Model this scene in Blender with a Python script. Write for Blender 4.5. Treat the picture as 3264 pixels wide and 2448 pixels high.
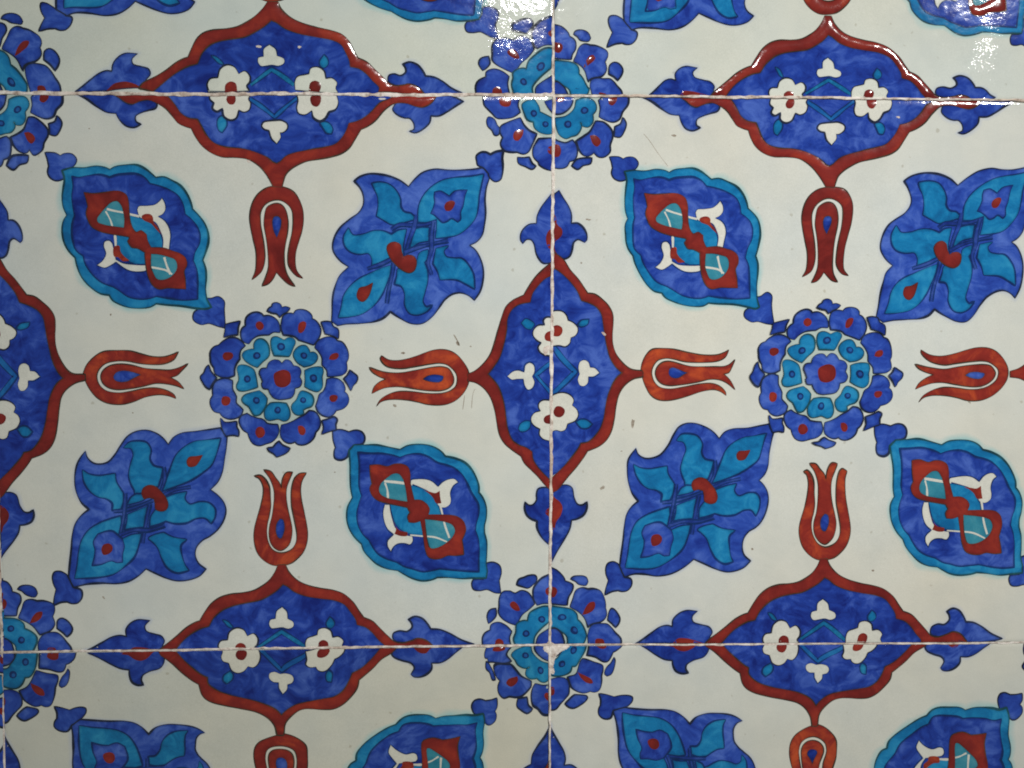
import bpy, math, random
import numpy as np
from mathutils import Vector
from mathutils.geometry import delaunay_2d_cdt

# ------------------------------------------------------------------ scene, camera, light
for o in list(bpy.data.objects):
    bpy.data.objects.remove(o, do_unlink=True)
scene = bpy.context.scene
COL = scene.collection
random.seed(7)
RNG = np.random.default_rng(7)

CAM_POS = np.array([-0.0254527634, -0.382342349, 0.130217158])
CAM_ROT = (1.53286016, 1.77522317e-03, -2.10625569e-02)
FPX = 2800.0                       # focal length in pixels of the 3264 x 2448 photograph
cam_data = bpy.data.cameras.new('camera')
cam_data.sensor_fit = 'HORIZONTAL'
cam_data.sensor_width = 36.0
cam_data.lens = 36.0 * FPX / 3264.0
cam_data.clip_start = 0.01
cam_data.clip_end = 50.0
cam = bpy.data.objects.new('camera', cam_data)
cam.location = CAM_POS
cam.rotation_euler = CAM_ROT
COL.objects.link(cam)
scene.camera = cam

world = bpy.data.worlds.new('World')
scene.world = world
world.use_nodes = True
bg = world.node_tree.nodes['Background']
bg.inputs['Color'].default_value = (0.94, 1.0, 0.97, 1)
bg.inputs['Strength'].default_value = 0.16

scene.view_settings.view_transform = 'Standard'
scene.view_settings.look = 'None'
scene.view_settings.exposure = 0.0
scene.view_settings.gamma = 1.0
scene.cycles.filter_width = 1.9          # a phone camera's soft rendering of fine edges


def ceiling_lamp(name, loc, target, sx, sy, power, color, spread=180):
    ld = bpy.data.lights.new(name, 'AREA')
    ld.shape = 'RECTANGLE'
    ld.size, ld.size_y = sx, sy
    ld.energy = power
    ld.color = color
    ld.spread = math.radians(spread)
    lo = bpy.data.objects.new(name, ld)
    lo.location = loc
    d = Vector(target) - Vector(loc)
    lo.rotation_euler = d.to_track_quat('-Z', 'Y').to_euler()
    COL.objects.link(lo)
    return lo


def rotmat(a):
    rx, ry, rz = a
    X = np.array([[1, 0, 0], [0, math.cos(rx), -math.sin(rx)], [0, math.sin(rx), math.cos(rx)]])
    Y = np.array([[math.cos(ry), 0, math.sin(ry)], [0, 1, 0], [-math.sin(ry), 0, math.cos(ry)]])
    Z = np.array([[math.cos(rz), -math.sin(rz), 0], [math.sin(rz), math.cos(rz), 0], [0, 0, 1]])
    return Z @ Y @ X


RCAM = rotmat(CAM_ROT)


def px_dir(p):
    p = np.atleast_2d(np.asarray(p, float))
    d = np.stack([(p[:, 0] - 1632) / FPX, -(p[:, 1] - 1224) / FPX, -np.ones(len(p))], 1)
    return d @ RCAM.T


def px2wall(p):
    """measured point of the photograph -> (x, z) on the wall plane y = 0, in metres"""
    d = px_dir(p)
    t = -CAM_POS[1] / d[:, 1]
    q = CAM_POS + d * t[:, None]
    return q[:, [0, 2]]


def lamp_at(px, dist, nrm=(0, -1, 0)):
    """a place in the room from which a lamp glints at a measured point of the wall"""
    d = px_dir(px)[0]
    d /= np.linalg.norm(d)
    n = np.array(nrm, float)
    n /= np.linalg.norm(n)
    r = d - 2 * d.dot(n) * n
    q = px2wall(px)[0]
    return np.array([q[0], 0, q[1]]) + r * dist, np.array([q[0], 0, q[1]])


LA, TA = lamp_at((1715, -112), 1.9)
ceiling_lamp('ceiling_lamp', LA, (0.0, 0, 0.19), 0.10, 0.10, 0.54, (1.0, 0.99, 0.97), 32)
LB, TB = lamp_at((3210, -150), 1.35)
ceiling_lamp('ceiling_lamp', LB, (0.13, 0, 0.12), 0.075, 0.075, 0.50, (1.0, 0.985, 0.95), 38)

# ------------------------------------------------------------------ crop frames (origin x, y, scale) in which shapes were measured
FR = {
 'F1': (640, 960, 500/1659), 'F2': (160, 480, 600/1659), 'F3': (1020, 500, 600/1659), 'F4': (160, 1340, 600/1659),
 'F5': (1040, 1340, 600/1659), 'F6': (1480, 780, 600/1659), 'F7': (1480, 1280, 600/1659), 'F8': (200, 130, 700/1659),
 'G1': (0, 780, 600/1659), 'G2': (0, 1200, 600/1659), 'G3': (700, 480, 400/1327), 'G4': (700, 1460, 400/1327),
 'G5': (1130, 1000, 500/2074), 'G6': (800, 100, 700/1659), 'G7': (240, 1780, 660/1659), 'G8': (860, 1780, 660/1659),
 'H1': (1480, 20, 560/1659), 'H2': (1480, 1780, 560/1659), 'H3': (0, 20, 280/830), 'H4': (0, 1800, 280/830),
 'H5': (1480, 480, 600/1659), 'H7': (0, 2000, 600/2212), 'H8': (0, 0, 600/2212),
 'J1': (1960, 480, 600/1659), 'J2': (2700, 500, 564/1659), 'J3': (2380, 940, 520/1659), 'J4': (1920, 1310, 600/1659),
 'J5': (2704, 1340, 560/1659), 'J6': (1960, 1020, 500/2212), 'J7': (2420, 480, 500/1659), 'J8': (2420, 1440, 500/1659),
 'K1': (2000, 0, 640/1659), 'K2': (2624, 0, 640/1659), 'K3': (2000, 1788, 660/1659), 'K4': (2604, 1788, 660/1659),
 'K5': (2840, 1040, 424/2212), 'K6': (0, 580, 240/1106), 'K7': (540, 0, 700/2212), 'K8': (1100, 0, 700/2212),
}


def fpx(fr, pts):
    ox, oy, s = FR[fr]
    a = np.asarray(pts, float)
    return a * s + np.array([ox, oy])

# ------------------------------------------------------------------ painted shapes
# group | part name | paint | options | frame | outline points (* = sharp corner) [| hole ...]
# options: o ink width, k ink colour (K black, N navy, G green-black, D brown-black), d relief height (mm), s stroke width, h = next shape is a hole
SHAPES = """
ros|rosette_ground|P||F1|170,600 240,490 400,370 440,260 560,180 700,190 840,190 980,180 1150,170 1240,260 1250,380 1440,450 1520,600 1520,700 1500,810 1530,1000 1500,1090 1380,1180 1230,1250 1180,1430 1080,1480 850,1450 640,1480 520,1430 440,1320 400,1210 220,1160 140,1060 150,930 140,800 150,720
ros|petal|B|o=5|F1|430,330 445,290 480,262 478,225 490,175 540,135 600,125 640,142 660,165* 720,160 785,190 820,240 832,325* 770,320 715,350* 660,350 600,360 545,395 505,445* 470,430 440,400
ros|petal_spot|R|d=.35|F1|590,225 620,212 650,228 667,262 655,295 625,308 595,290 580,255
ros|petal|B|o=5|F1|862,215 880,160 930,135 985,140* 1010,105 1060,95 1120,110 1165,150 1172,190* 1215,215 1250,265 1262,320 1240,390 1190,455* 1120,430 1040,405* 1000,370 940,355 880,350* 858,290
ros|petal_spot|R|d=.35|F1|1030,270 1045,230 1085,213 1113,225 1110,275 1085,320 1060,337 1035,330
ros|petal|B|o=5|F1|1215,490* 1235,440 1280,405 1350,385 1410,395 1440,425* 1490,440 1530,490 1555,560 1550,615 1535,645 1540,690 1535,740 1490,775 1420,785 1345,790* 1340,730 1290,670* 1290,600 1260,540
ros|petal_spot|R|d=.35|F1|1355,615* 1370,575 1410,550 1450,550 1460,575 1440,610 1400,622
ros|petal|B|o=5|F1|1340,830* 1390,820 1450,830 1500,870 1520,920 1515,960* 1545,990 1560,1040 1545,1090 1500,1130 1430,1150* 1400,1190 1350,1215 1290,1200 1245,1160 1225,1110* 1245,1050 1262,990 1300,960 1330,900
ros|petal_spot|R|d=.35|F1|1360,1030 1370,1000 1410,990 1445,1000 1447,1030 1425,1060 1385,1065
ros|petal|B|o=5|F1|850,1370 860,1315* 920,1300 990,1270 1040,1240 1100,1210 1150,1165* 1200,1175 1240,1220 1258,1280 1245,1340 1210,1380* 1190,1440 1140,1490 1080,1512 1030,1505 1000,1480* 940,1495 890,1475 855,1430
ros|petal_spot|R|d=.35|F1|1030,1320* 1065,1315 1100,1340 1110,1380 1090,1415 1055,1412 1032,1370
ros|petal|B|o=5|F1|415,1270 430,1225 490,1195* 530,1220 600,1245 650,1255 700,1300* 760,1310 810,1310* 820,1370 800,1430 750,1480 690,1500 620,1520 560,1500 525,1450 505,1390* 450,1350
ros|petal_spot|R|d=.35|F1|578,1380 600,1335 640,1328 672,1355 680,1400 650,1440 610,1445 585,1415
ros|petal|B|o=5|F1|150,870 190,840 260,825 330,845* 330,930 355,980 370,1010* 370,1080 410,1120 440,1150* 420,1200 370,1230 300,1238 240,1215 205,1175* 150,1160 115,1110 108,1050 135,1000* 135,920
ros|petal_spot|R|d=.35|F1|220,1045 235,1010 275,1005 312,1025 315,1060 295,1095 250,1105 225,1085
ros|petal|B|o=5|F1|110,600 110,540 145,490 195,470* 240,430 310,395 380,400 430,435 462,470* 420,510 405,560 405,610* 370,660 350,720 350,780* 290,800 220,795 160,760 145,700* 115,650
ros|petal_spot|R|d=.35|F1|232,575 250,545 295,538 335,550 345,580 325,612 275,630 240,610
ros|inner_petal|C|o=4,k=G|F1|748,420 760,390 800,380 850,400 880,415 930,390 980,400 997,430 975,490 945,560 930,580* 860,575 780,570* 755,500
ros|inner_petal|C|o=4,k=G|F1|985,560 1010,510 1060,475 1110,475 1140,510 1155,545* 1200,545 1232,580 1220,630 1170,670 1095,690* 1030,650 995,600
ros|inner_petal|C|o=4,k=G|F1|1105,735* 1150,715 1220,700 1280,705 1292,740 1280,800 1285,860 1280,910 1240,950 1170,935 1105,900* 1110,830
ros|inner_petal|C|o=4,k=G|F1|1040,990 1065,955 1120,965 1175,1000 1190,1050 1170,1105 1110,1130 1080,1150* 1085,1180 1040,1200 990,1180 965,1120 975,1090* 1020,1040
ros|inner_petal|C|o=4,k=G|F1|740,1080* 800,1075 870,1080 905,1085* 935,1150 940,1210 920,1250 880,1262 820,1240 770,1250 720,1255 690,1235 680,1170 710,1110
ros|inner_petal|C|o=4,k=G|F1|440,1040 465,1000 540,970 620,950* 670,990 700,1030* 690,1090 660,1150 620,1195 570,1200 540,1160 510,1110 460,1075
ros|inner_petal|C|o=4,k=G|F1|390,720 405,685 460,680 520,700 560,730 580,790 595,880 600,905* 540,925 450,945 400,935 385,900 410,830 400,760
ros|inner_petal|C|o=4,k=G|F1|445,570 460,540 520,515 570,510* 570,450 600,410 650,405 700,445 722,520 715,580 650,640 600,695* 530,665 470,620
ros|eye|E|c|F1|850,483,40 1093,575,36 1193,815,40 1083,1045,34 815,1150,36 590,1050,36 492,825,38 595,578,38
ros|rosette_heart|B|o=5|F1|620,760 640,715 700,705* 720,650 770,620 830,625 860,655* 900,618 950,630 985,680* 1040,695 1065,740 1050,800* 1072,850 1050,905 1000,920* 990,980 960,1020 900,1035* 830,1040 770,1020 730,970* 715,930* 660,920 645,870 655,850* 640,810
ros|heart_spot|R|d=.4|F1|775,820 780,765 830,735 890,725 940,750 957,810 945,870 900,905 850,912 800,890
ros|bud|B|o=5|F1|710,100* 735,70 755,60* 765,30 800,20 840,35 860,70* 900,62 942,75* 910,110 870,130 838,165* 810,130 760,120
ros|bud|B|o=5|F1|1280,225* 1330,218 1380,225* 1400,270 1450,300 1455,390* 1400,360 1320,340* 1300,280
ros|bud|B|o=5|F1|1520,820* 1560,780 1580,735* 1610,760 1655,800 1645,850 1610,890 1590,940* 1560,880
ros|bud|B|o=5|F1|1290,1265* 1350,1250 1410,1225* 1440,1250 1425,1300 1430,1355* 1380,1365 1285,1400* 1305,1340
ros|bud|B|o=5|F1|710,1555* 770,1545 800,1510 830,1485* 860,1520 900,1540 943,1555* 910,1595 850,1625 805,1640* 780,1610 730,1580
ros|bud|B|o=5|F1|215,1240* 250,1280 300,1285 380,1275* 380,1330 400,1370 400,1420* 340,1410 270,1420* 240,1360 225,1300
ros|bud|B|o=5|F1|5,800 40,760 60,710 85,680* 105,740 165,810* 130,860 95,925* 60,900 25,850
ros|bud|B|o=5|F1|250,375* 265,310 265,250* 320,235 415,215* 395,270 390,350* 320,355
A1|bud|B|o=5|H3|430,1385* 520,1390 570,1415* 610,1395 680,1400 720,1450 700,1500 650,1530 580,1560* 600,1620 540,1645 480,1620 455,1570 465,1510* 450,1440
A1|bud|B|o=5|F2|1375,1305* 1420,1305 1480,1290 1530,1330 1530,1400 1540,1560* 1480,1545 1400,1520 1330,1530 1265,1490 1270,1430 1310,1400*
A1|medallion_rim|C|o=6,k=G,b=C|F2|105,175* 190,150 300,150 400,135 480,145 525,165* 570,140 660,125 760,125 830,155 890,200 930,235* 1000,230 1070,260 1150,310 1210,390 1240,460 1255,515* 1300,560 1360,640 1390,720 1395,800 1375,880 1345,965* 1370,1040 1375,1120 1370,1220 1380,1310* 1420,1380* 1380,1395 1280,1390 1150,1370 1020,1360 935,1350* 880,1380 800,1390 700,1385 610,1355 550,1320 520,1275* 440,1260 350,1200 280,1120 240,1030 220,945* 160,880 120,800 105,700 115,620 145,570* 115,500 105,420 115,330 125,250
A1|medallion_field|B|o=6,k=N|F2|190,225* 250,235 330,220 420,210 480,220 525,235* 580,215 660,205 760,205 830,235 880,290* 960,310 1050,345 1130,400 1170,470 1190,560* 1240,600 1290,660 1320,740 1315,820 1275,900 1262,970* 1290,1040 1300,1150 1300,1240 1300,1310* 1180,1320 1060,1305 935,1285* 870,1305 790,1310 690,1290 600,1230 560,1205* 450,1160 370,1090 310,1000 290,930* 230,880 200,800 190,700 200,620 215,575* 200,500 190,400 200,310
A1|medallion_lens|C|o=3,k=N|F2|490,520* 600,545 720,570 830,600 910,640 975,710 1005,800 1010,880 1020,960 1060,1090* 960,1050 860,1020 760,1005 670,965 610,900 575,820 560,740 530,640
A1|flourish|W|o=4,k=N|F2|765,520* 780,490 850,485 920,475 960,445 985,415* 1010,460 1015,520 990,560 950,580* 1000,610 1040,660 1062,740 1055,820 1050,875* 990,865* 990,780 960,700 930,640 900,620 840,605 790,590 775,560
A1|flourish_spot|R|d=.2|F2|805,580 830,560 880,560 905,585 910,625 950,680 980,740* 930,690 890,645 820,610
A1|flourish|W|o=4,k=N|F2|470,840 480,800 520,790 550,815 560,850* 570,900 580,960* 640,990 720,1000 800,1005 845,1005* 850,1055 780,1070 700,1060 640,1030 580,985* 540,1010 480,1035 410,1010* 460,970 490,910
A1|flourish_spot|R|d=.2|F2|555,870 570,840 610,840 620,890 650,930 700,970* 640,975 600,940 565,935
A1|loop_ground|T||F2|415,600 440,560 490,500 540,455 590,445 625,480 645,540 655,620 650,680* 570,670 480,655 420,630
A1|loop_ground|T||F2|890,910* 960,915 1040,935 1100,960 1120,1010 1110,1060 1060,1115 990,1140 940,1130 910,1080 890,1020
A1|scroll_line|W|s=19|F2|500,515 560,530 640,545 720,565 785,580
A1|scroll_line|W|s=14|F2|490,535 530,610 552,680
A1|scroll_line|W|s=20|F2|570,725 576,790 578,840
A1|scroll_line|W|s=17|F2|830,1022 900,1030 960,1040 1020,1055 1075,1090
A1|scroll_line|W|s=20|F2|1005,940 1030,1020 1060,1090
A1|ribbon|R|o=3,k=D,d=.45|F2|300,370* 380,380 480,370 560,355 620,360 670,390 690,450 695,540 705,620 730,690 760,720 800,705 850,740* 855,780 875,830 890,855* 1000,860 1080,885 1150,910 1195,950 1205,1010 1180,1060 1190,1140 1195,1220* 1120,1215 1040,1210 960,1220 910,1190 870,1120 850,1040 840,960 835,895* 770,860 720,850 685,800* 700,765 640,750* 540,735 440,710 370,670 335,610 320,550 335,490* 320,430|415,600 440,560 490,500 540,455 590,445 625,480 645,540 655,620 650,680* 570,670 480,655 420,630|890,910* 960,915 1040,935 1100,960 1120,1010 1110,1060 1060,1115 990,1140 940,1130 910,1080 890,1020
A2|bud|B|o=5|H2|75,235 90,200* 180,200* 205,150 205,50* 270,40 330,70 345,130 325,210* 340,325* 290,320 215,290 150,300 90,290
A2|bud|B|o=6|F5|60,90* 130,85 200,105* 260,90 310,105 335,150 320,200 245,215* 200,265 180,320 130,345 80,330 75,270 85,240* 65,170
A2|medallion_rim|C|o=6,k=G,b=C|F5|200,265* 245,215* 340,215 440,215 550,235 650,255* 720,220 850,210 940,230 1010,270 1050,315* 1140,335 1220,370 1280,430 1320,500 1345,580 1345,635* 1380,680 1410,760 1410,860 1395,930 1395,990* 1415,1070 1415,1180 1410,1260 1420,1330* 1410,1390* 1300,1390 1180,1395 1060,1385 980,1385* 930,1405 850,1415 760,1395 690,1360 630,1325* 540,1310 450,1270 380,1210 330,1150 310,1090* 250,1030 200,950 180,860 190,760 230,680* 215,600 210,500 210,400 205,320
A2|medallion_field|B|o=6,k=N|F5|280,280* 380,290 480,290 580,305 650,325* 720,300 820,295 900,320 980,370 1050,390* 1130,420 1200,480 1240,550 1275,630 1300,670* 1340,740 1345,830 1325,900 1315,970* 1340,1040 1350,1130 1345,1230 1345,1335* 1240,1330 1120,1320 1000,1310* 930,1325 850,1335 760,1310 690,1290 620,1250* 530,1220 450,1170 400,1100 375,1055* 320,1000 280,920 270,820 285,740 310,665* 290,580 290,470 290,370
A2|medallion_lens|C|o=3,k=N|F5|500,540* 640,560 740,565 850,590 930,640 975,710 1005,790 1030,880 1065,1000 1085,1050* 980,1035 900,1025 790,1015 700,990 630,940 575,850 545,770 530,660
A2|flourish|W|o=4,k=N|F5|740,560* 745,525 800,515 890,520 940,540 985,580* 1020,545 1070,520 1130,515 1165,545* 1120,580 1095,640 1100,700 1090,740 1040,770 990,755 970,720* 960,680 900,625 850,600* 800,580
A2|flourish_spot|R|d=.2|F5|860,615* 920,630 960,640 1000,620* 1005,680 1015,730* 970,730 940,680 900,640
A2|flourish|W|o=4,k=N|F5|515,740* 560,740* 570,800 590,880 610,940 650,980 710,1010 760,1020* 765,1060 740,1095 690,1085 630,1090 590,1120 570,1160* 540,1110 540,1060 590,1005* 540,960 510,890 500,810
A2|flourish_spot|R|d=.2|F5|590,870* 610,930 650,970 715,985* 715,1015 660,1020 600,1000* 615,960
A2|loop_ground|T||F5|465,610 480,560 530,510 590,470 640,470 680,520* 700,600 715,715* 620,700 530,680 480,650
A2|loop_ground|T||F5|870,870* 960,880 1050,895 1110,920 1135,970 1110,1030 1050,1085 970,1125 920,1125 895,1060 880,960
A2|scroll_line|W|s=22|F5|510,535 620,545 700,555 760,562
A2|scroll_line|W|s=17|F5|518,550 538,610 545,700
A2|scroll_line|W|s=17|F5|1005,750 1025,830 1045,920 1085,1035
A2|scroll_line|W|s=14|F5|740,1010 850,1020 960,1030 1065,1070
A2|ribbon|R|o=3,k=D,d=.45|F5|385,395* 460,390 540,405 600,385 670,385 720,410 740,470 740,540 755,620 775,700* 840,705 890,740* 910,780 900,830* 1000,830 1100,835 1160,850 1210,890 1230,960 1210,1020 1195,1050* 1205,1120 1210,1180* 1140,1190 1070,1190 1010,1215 950,1220 900,1200 875,1140 860,1050 845,960 830,885* 780,900 730,895* 720,850 740,810* 715,765* 620,745 530,725 450,700 405,660 385,600 405,555* 390,480|465,610 480,560 530,510 590,470 640,470 680,520* 700,600 715,715* 620,700 530,680 480,650|870,870* 960,880 1050,895 1110,920 1135,970 1110,1030 1050,1085 970,1125 920,1125 895,1060 880,960
B1|leaf_medallion|B|o=6|F3|300,215* 350,175 430,150 520,152 610,170 700,205 780,260* 840,190 910,135 1010,108 1130,115 1260,115 1380,105 1450,90* 1500,150* 1490,200 1465,280 1455,380 1460,500 1450,600 1430,690 1380,750 1320,780* 1370,820 1415,900 1440,1000 1435,1100 1410,1190 1360,1265* 1310,1225 1240,1200 1170,1210 1100,1260 1050,1330 990,1410 900,1470 800,1470 700,1420 620,1365* 560,1420 470,1455 350,1470 230,1475 155,1490* 100,1450* 105,1380 110,1250 130,1150 170,1050 250,970* 180,920 120,840 110,780 130,700 180,620 260,550 340,490 380,420 380,340 350,270
B1|bud|B|o=6|H5|115,100 110,50 150,20 190,20 230,40* 280,15 340,5* 330,60 335,130 330,210 315,255 270,270 220,225 215,200* 170,150 120,125
B1|leaf_lobe|C|o=6,k=N|F3|460,235* 530,225 610,245 670,300 705,370 710,440 740,485 800,500* 850,545* 760,570 640,595 560,555 500,520* 515,440 510,350 480,280
B1|leaf_lobe|C|o=6,k=N|F3|1440,155* 1330,175 1200,185 1080,210 980,270 910,350 875,430 865,520 865,575* 950,575 1030,545* 1030,630 1020,715* 1120,705 1220,680 1310,610 1370,530 1390,440 1400,340 1420,240
B1|leaf_flower|B|o=5,k=N|F3|1010,310* 1060,300 1110,325 1140,345* 1190,300 1300,290* 1280,340 1265,420 1260,440* 1240,490 1240,550 1215,575* 1160,545 1120,570 1080,580 1040,545* 1000,510 975,500* 1000,440 1010,400* 1005,350
B1|flower_spot|R|d=.4|F3|1095,440 1110,405 1160,385 1190,400 1180,440 1150,475 1110,475
B1|leaf_lobe|C|o=6,k=N|F3|250,630* 290,690 380,685 470,655 550,655 630,685* 690,650 760,640* 740,730 730,800 735,870* 640,880 560,920 460,960* 460,900 430,850 350,855 270,835 220,780 210,710
B1|leaf_lobe|C|o=6,k=N|F3|620,960* 540,985 440,1030 340,1080 260,1150 210,1230 190,1330 165,1415* 270,1405 370,1380 470,1310 540,1220 580,1130 610,1040
B1|leaf_drop|R|d=.4,o=2,k=D|F3|330,1190 350,1155 410,1140 465,1110* 450,1170 420,1240 380,1275 345,1265 325,1230
B1|leaf_lobe|C|o=6,k=N|F3|690,990 780,1020 850,940 880,850 950,820* 945,890 920,930* 945,1010 945,1100 920,1200 905,1280 940,1325 985,1310* 940,1360 860,1390 790,1375 750,1300 750,1210 720,1140 660,1120* 680,1050
B1|leaf_lobe|C|o=6,k=N|F3|1025,810* 1130,785* 1090,830 1110,880 1180,895 1250,900 1310,960 1350,1040 1360,1160* 1290,1120 1200,1080 1060,1080* 1040,1010 1000,940*
B1|leaf_lobe|C|o=5,k=N|F3|830,640* 900,625 960,625* 955,740* 870,755 800,800*
B1|leaf_stem|L|s=31,o=5,k=N|F3|630,640 700,600 800,602 920,598 1010,572
B1|leaf_stem|L|s=33,o=5,k=N|F3|848,510 830,620 795,720 755,850
B1|leaf_stem|L|s=30,o=5,k=N|F3|745,842 860,800 1000,765 1130,738
B1|leaf_stem|L|s=31,o=5,k=N|F3|1000,570 985,700 985,820 955,930 985,1040
B1|leaf_stem|L|s=28,o=5,k=N|F3|420,985 540,945 650,890
B1|leaf_stem|L|s=28,o=5,k=N|F3|650,930 635,1050 605,1180 590,1290
B1|leaf_knot|R|d=.55,o=2,k=D|F3|590,800 610,765 660,750 710,775 720,830 735,880* 780,865 830,880 850,930 830,1000 790,1020 740,1005 680,960 620,890
B2|leaf_medallion|B|o=6|F4|310,270* 330,330 380,375 440,385 510,365 570,300 620,220 680,140 760,95 850,85 940,115 1000,160 1040,210* 1090,145 1160,110 1280,95 1400,80 1500,65* 1560,130* 1555,230 1540,330 1520,450 1480,540 1415,610* 1480,660 1530,720 1550,790 1530,880 1480,960 1410,1020 1340,1060 1290,1120 1280,1190 1310,1260 1375,1310* 1320,1370 1230,1405 1120,1415 1020,1390 930,1350 845,1310* 780,1370 690,1420 580,1440 450,1435 320,1445 200,1475* 160,1380* 170,1280 185,1130 195,1000 220,910 270,840 340,785* 270,720 225,620 215,500 235,390 270,320
B2|bud|B|o=6|F4|25,1370 40,1340 90,1335 140,1360* 200,1475* 270,1500 275,1560 240,1605 190,1610 150,1595* 90,1600 35,1625* 40,1560 55,1490* 30,1430
B2|leaf_lobe|C|o=6,k=N|F4|285,440* 340,475 430,490 510,480 570,470* 580,540 640,640* 640,720 620,780* 550,790* 550,730 500,690 420,670 350,620 300,540
B2|leaf_lobe|C|o=6,k=N|F4|650,240* 700,195 790,185 850,200 885,260 875,340 910,400 990,420* 980,480 950,580* 880,600 820,640 745,640* 745,620 715,560 695,490 710,390 735,300 710,245
B2|leaf_lobe|C|o=6,k=N|F4|1500,160* 1380,175 1270,190 1180,240 1110,310 1060,430 1020,540 990,620* 1100,580 1230,530 1340,460 1420,390 1460,300
B2|leaf_drop|R|d=.4,o=2,k=D|F4|1205,360 1225,325 1290,315 1345,305* 1320,350 1280,400 1220,405
B2|leaf_lobe|C|o=6,k=N|F4|1010,680* 1100,650 1200,630* 1185,690 1230,740 1320,720 1400,730 1450,780 1450,850 1420,905* 1370,860 1290,860 1200,900 1100,905 1020,885* 950,915 880,935* 890,850 930,790* 990,800 1030,760
B2|leaf_lobe|C|o=6,k=N|F4|870,1040 920,1010 1000,990* 1080,1030 1200,1050* 1150,1100 1160,1200 1190,1280 1220,1320* 1120,1340 1040,1300 990,1220 950,1120 900,1065
B2|leaf_lobe|C|o=6,k=N|F4|220,1390* 240,1290 255,1160 280,1060 340,970 430,910 520,875 620,845* 625,920 612,975* 600,1010 640,1045* 720,1010 800,1000* 780,1090 740,1200 660,1280 560,1350 420,1380
B2|leaf_flower|B|o=5,k=N|F4|420,1000* 500,975 550,975 600,1010* 640,1050* 655,1110 640,1180 640,1250* 590,1255 540,1240 450,1270 370,1280* 390,1200 395,1140* 380,1070
B2|flower_spot|R|d=.4|F4|452,1130 470,1095 520,1085 550,1110 545,1150 510,1180 470,1185 455,1160
B2|leaf_lobe|C|o=5,k=N|F4|685,830* 760,800 850,765* 830,850 825,935* 740,945 660,960* 680,890
B2|leaf_lobe|C|o=4,k=N|F4|685,740* 715,680 760,650* 830,650* 830,690 780,715*
B2|leaf_stem|L|s=30,o=5,k=N|F4|560,802 650,792 760,762 905,705
B2|leaf_stem|L|s=31,o=5,k=N|F4|880,735 855,850 835,960 815,1080
B2|leaf_stem|L|s=30,o=5,k=N|F4|665,640 660,740 650,850 620,1000
B2|leaf_stem|L|s=30,o=5,k=N|F4|620,1005 740,968 880,965 1010,925
B2|leaf_stem|L|s=28,o=5,k=N|F4|1005,410 1010,520 975,625
B2|leaf_stem|L|s=25,o=5,k=N|F4|1000,655 1100,612 1240,585
B2|leaf_knot|R|d=.55,o=2,k=D|F4|808,640 820,600 870,572 930,585 980,630 1020,680 1040,740 1025,785 980,800 930,780 925,730 915,690* 870,680 830,690
tulL|tulip_cup|R|o=4,k=D,d=.45|G1|735,1130* 760,1070 820,1000 900,950 1000,935 1120,935 1240,965 1350,990 1450,990 1530,965 1570,945* 1530,1010 1450,1045 1350,1055 1240,1045 1130,1025 1020,1025 930,1045 870,1100 850,1160 870,1230 930,1285 1030,1305 1150,1295 1270,1270 1380,1265 1480,1290 1535,1325 1550,1355* 1480,1330 1400,1320 1290,1340 1180,1380 1070,1405 950,1395 860,1350 790,1270 750,1190
tulL|tulip_heart|R|o=4,k=D,d=.45,h|G1|890,1160 910,1110 970,1070 1060,1055 1160,1065 1280,1090 1400,1105 1500,1105 1590,1080 1655,1050* 1600,1110 1560,1150 1500,1170* 1570,1210 1620,1270* 1560,1245 1470,1225 1370,1220 1260,1245 1150,1265 1030,1275 950,1255 905,1215
tulL|tulip_drop|B|o=2,k=D|G1|1000,1170 1020,1130 1080,1110 1160,1120 1240,1145* 1180,1175 1120,1205 1060,1210 1015,1195
tulT|tulip_cup|R|o=4,k=D,d=.45|G3|620,375 700,395 780,440 840,520 875,610 885,720 870,840 835,960 805,1080 800,1200 820,1280 880,1350* 820,1330 770,1280 730,1210 725,1120 745,980 770,850 780,720 765,630 720,570 650,525 580,520 510,545 460,590 430,660 430,760 445,880 465,1000 475,1120 465,1220 440,1280 390,1330 340,1365* 380,1270 390,1170 385,1050 355,930 330,810 320,690 345,570 400,470 480,405 560,378
tulT|tulip_heart|R|o=4,k=D,d=.45,h|G3|480,650 500,600 550,570 610,560 660,580 700,640 720,740 715,850 695,980 680,1100 685,1220 715,1320 795,1435* 730,1410 660,1350 600,1285* 560,1360 510,1410 450,1430* 490,1340 515,1250 515,1130 505,1020 490,900 470,770
tulT|tulip_drop|B|o=2,k=D|G3|558,740 575,700 620,695 650,730 648,800 625,870 605,920* 575,860 560,800
tulB|tulip_cup|R|o=4,k=D,d=.45|G4|640,1135 560,1130 480,1090 420,1030 385,960 365,850 370,750 400,630 440,500 465,380 460,290 420,215 370,190* 430,185 480,225 520,300 535,400 540,500 525,600 505,700 500,800 515,890 560,970 630,1005 700,1000 770,960 810,890 820,800 805,700 785,600 765,500 760,400 770,300 800,210 850,165 915,158* 870,240 855,340 865,450 890,560 915,680 930,800 920,900 885,990 820,1060 740,1115
tulB|tulip_heart|R|o=4,k=D,d=.45,h|G4|650,975 590,955 545,900 525,820 530,720 555,620 570,520 580,420 575,330 530,210 470,125* 540,145 590,210 630,260 655,320* 670,220 710,155 770,150* 740,220 710,310 705,420 720,540 745,640 765,740 760,840 730,920
tulB|tulip_drop|B|o=2,k=D|G4|595,750 605,690 640,640* 670,650 688,720 680,790 650,850 620,840 600,800
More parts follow.
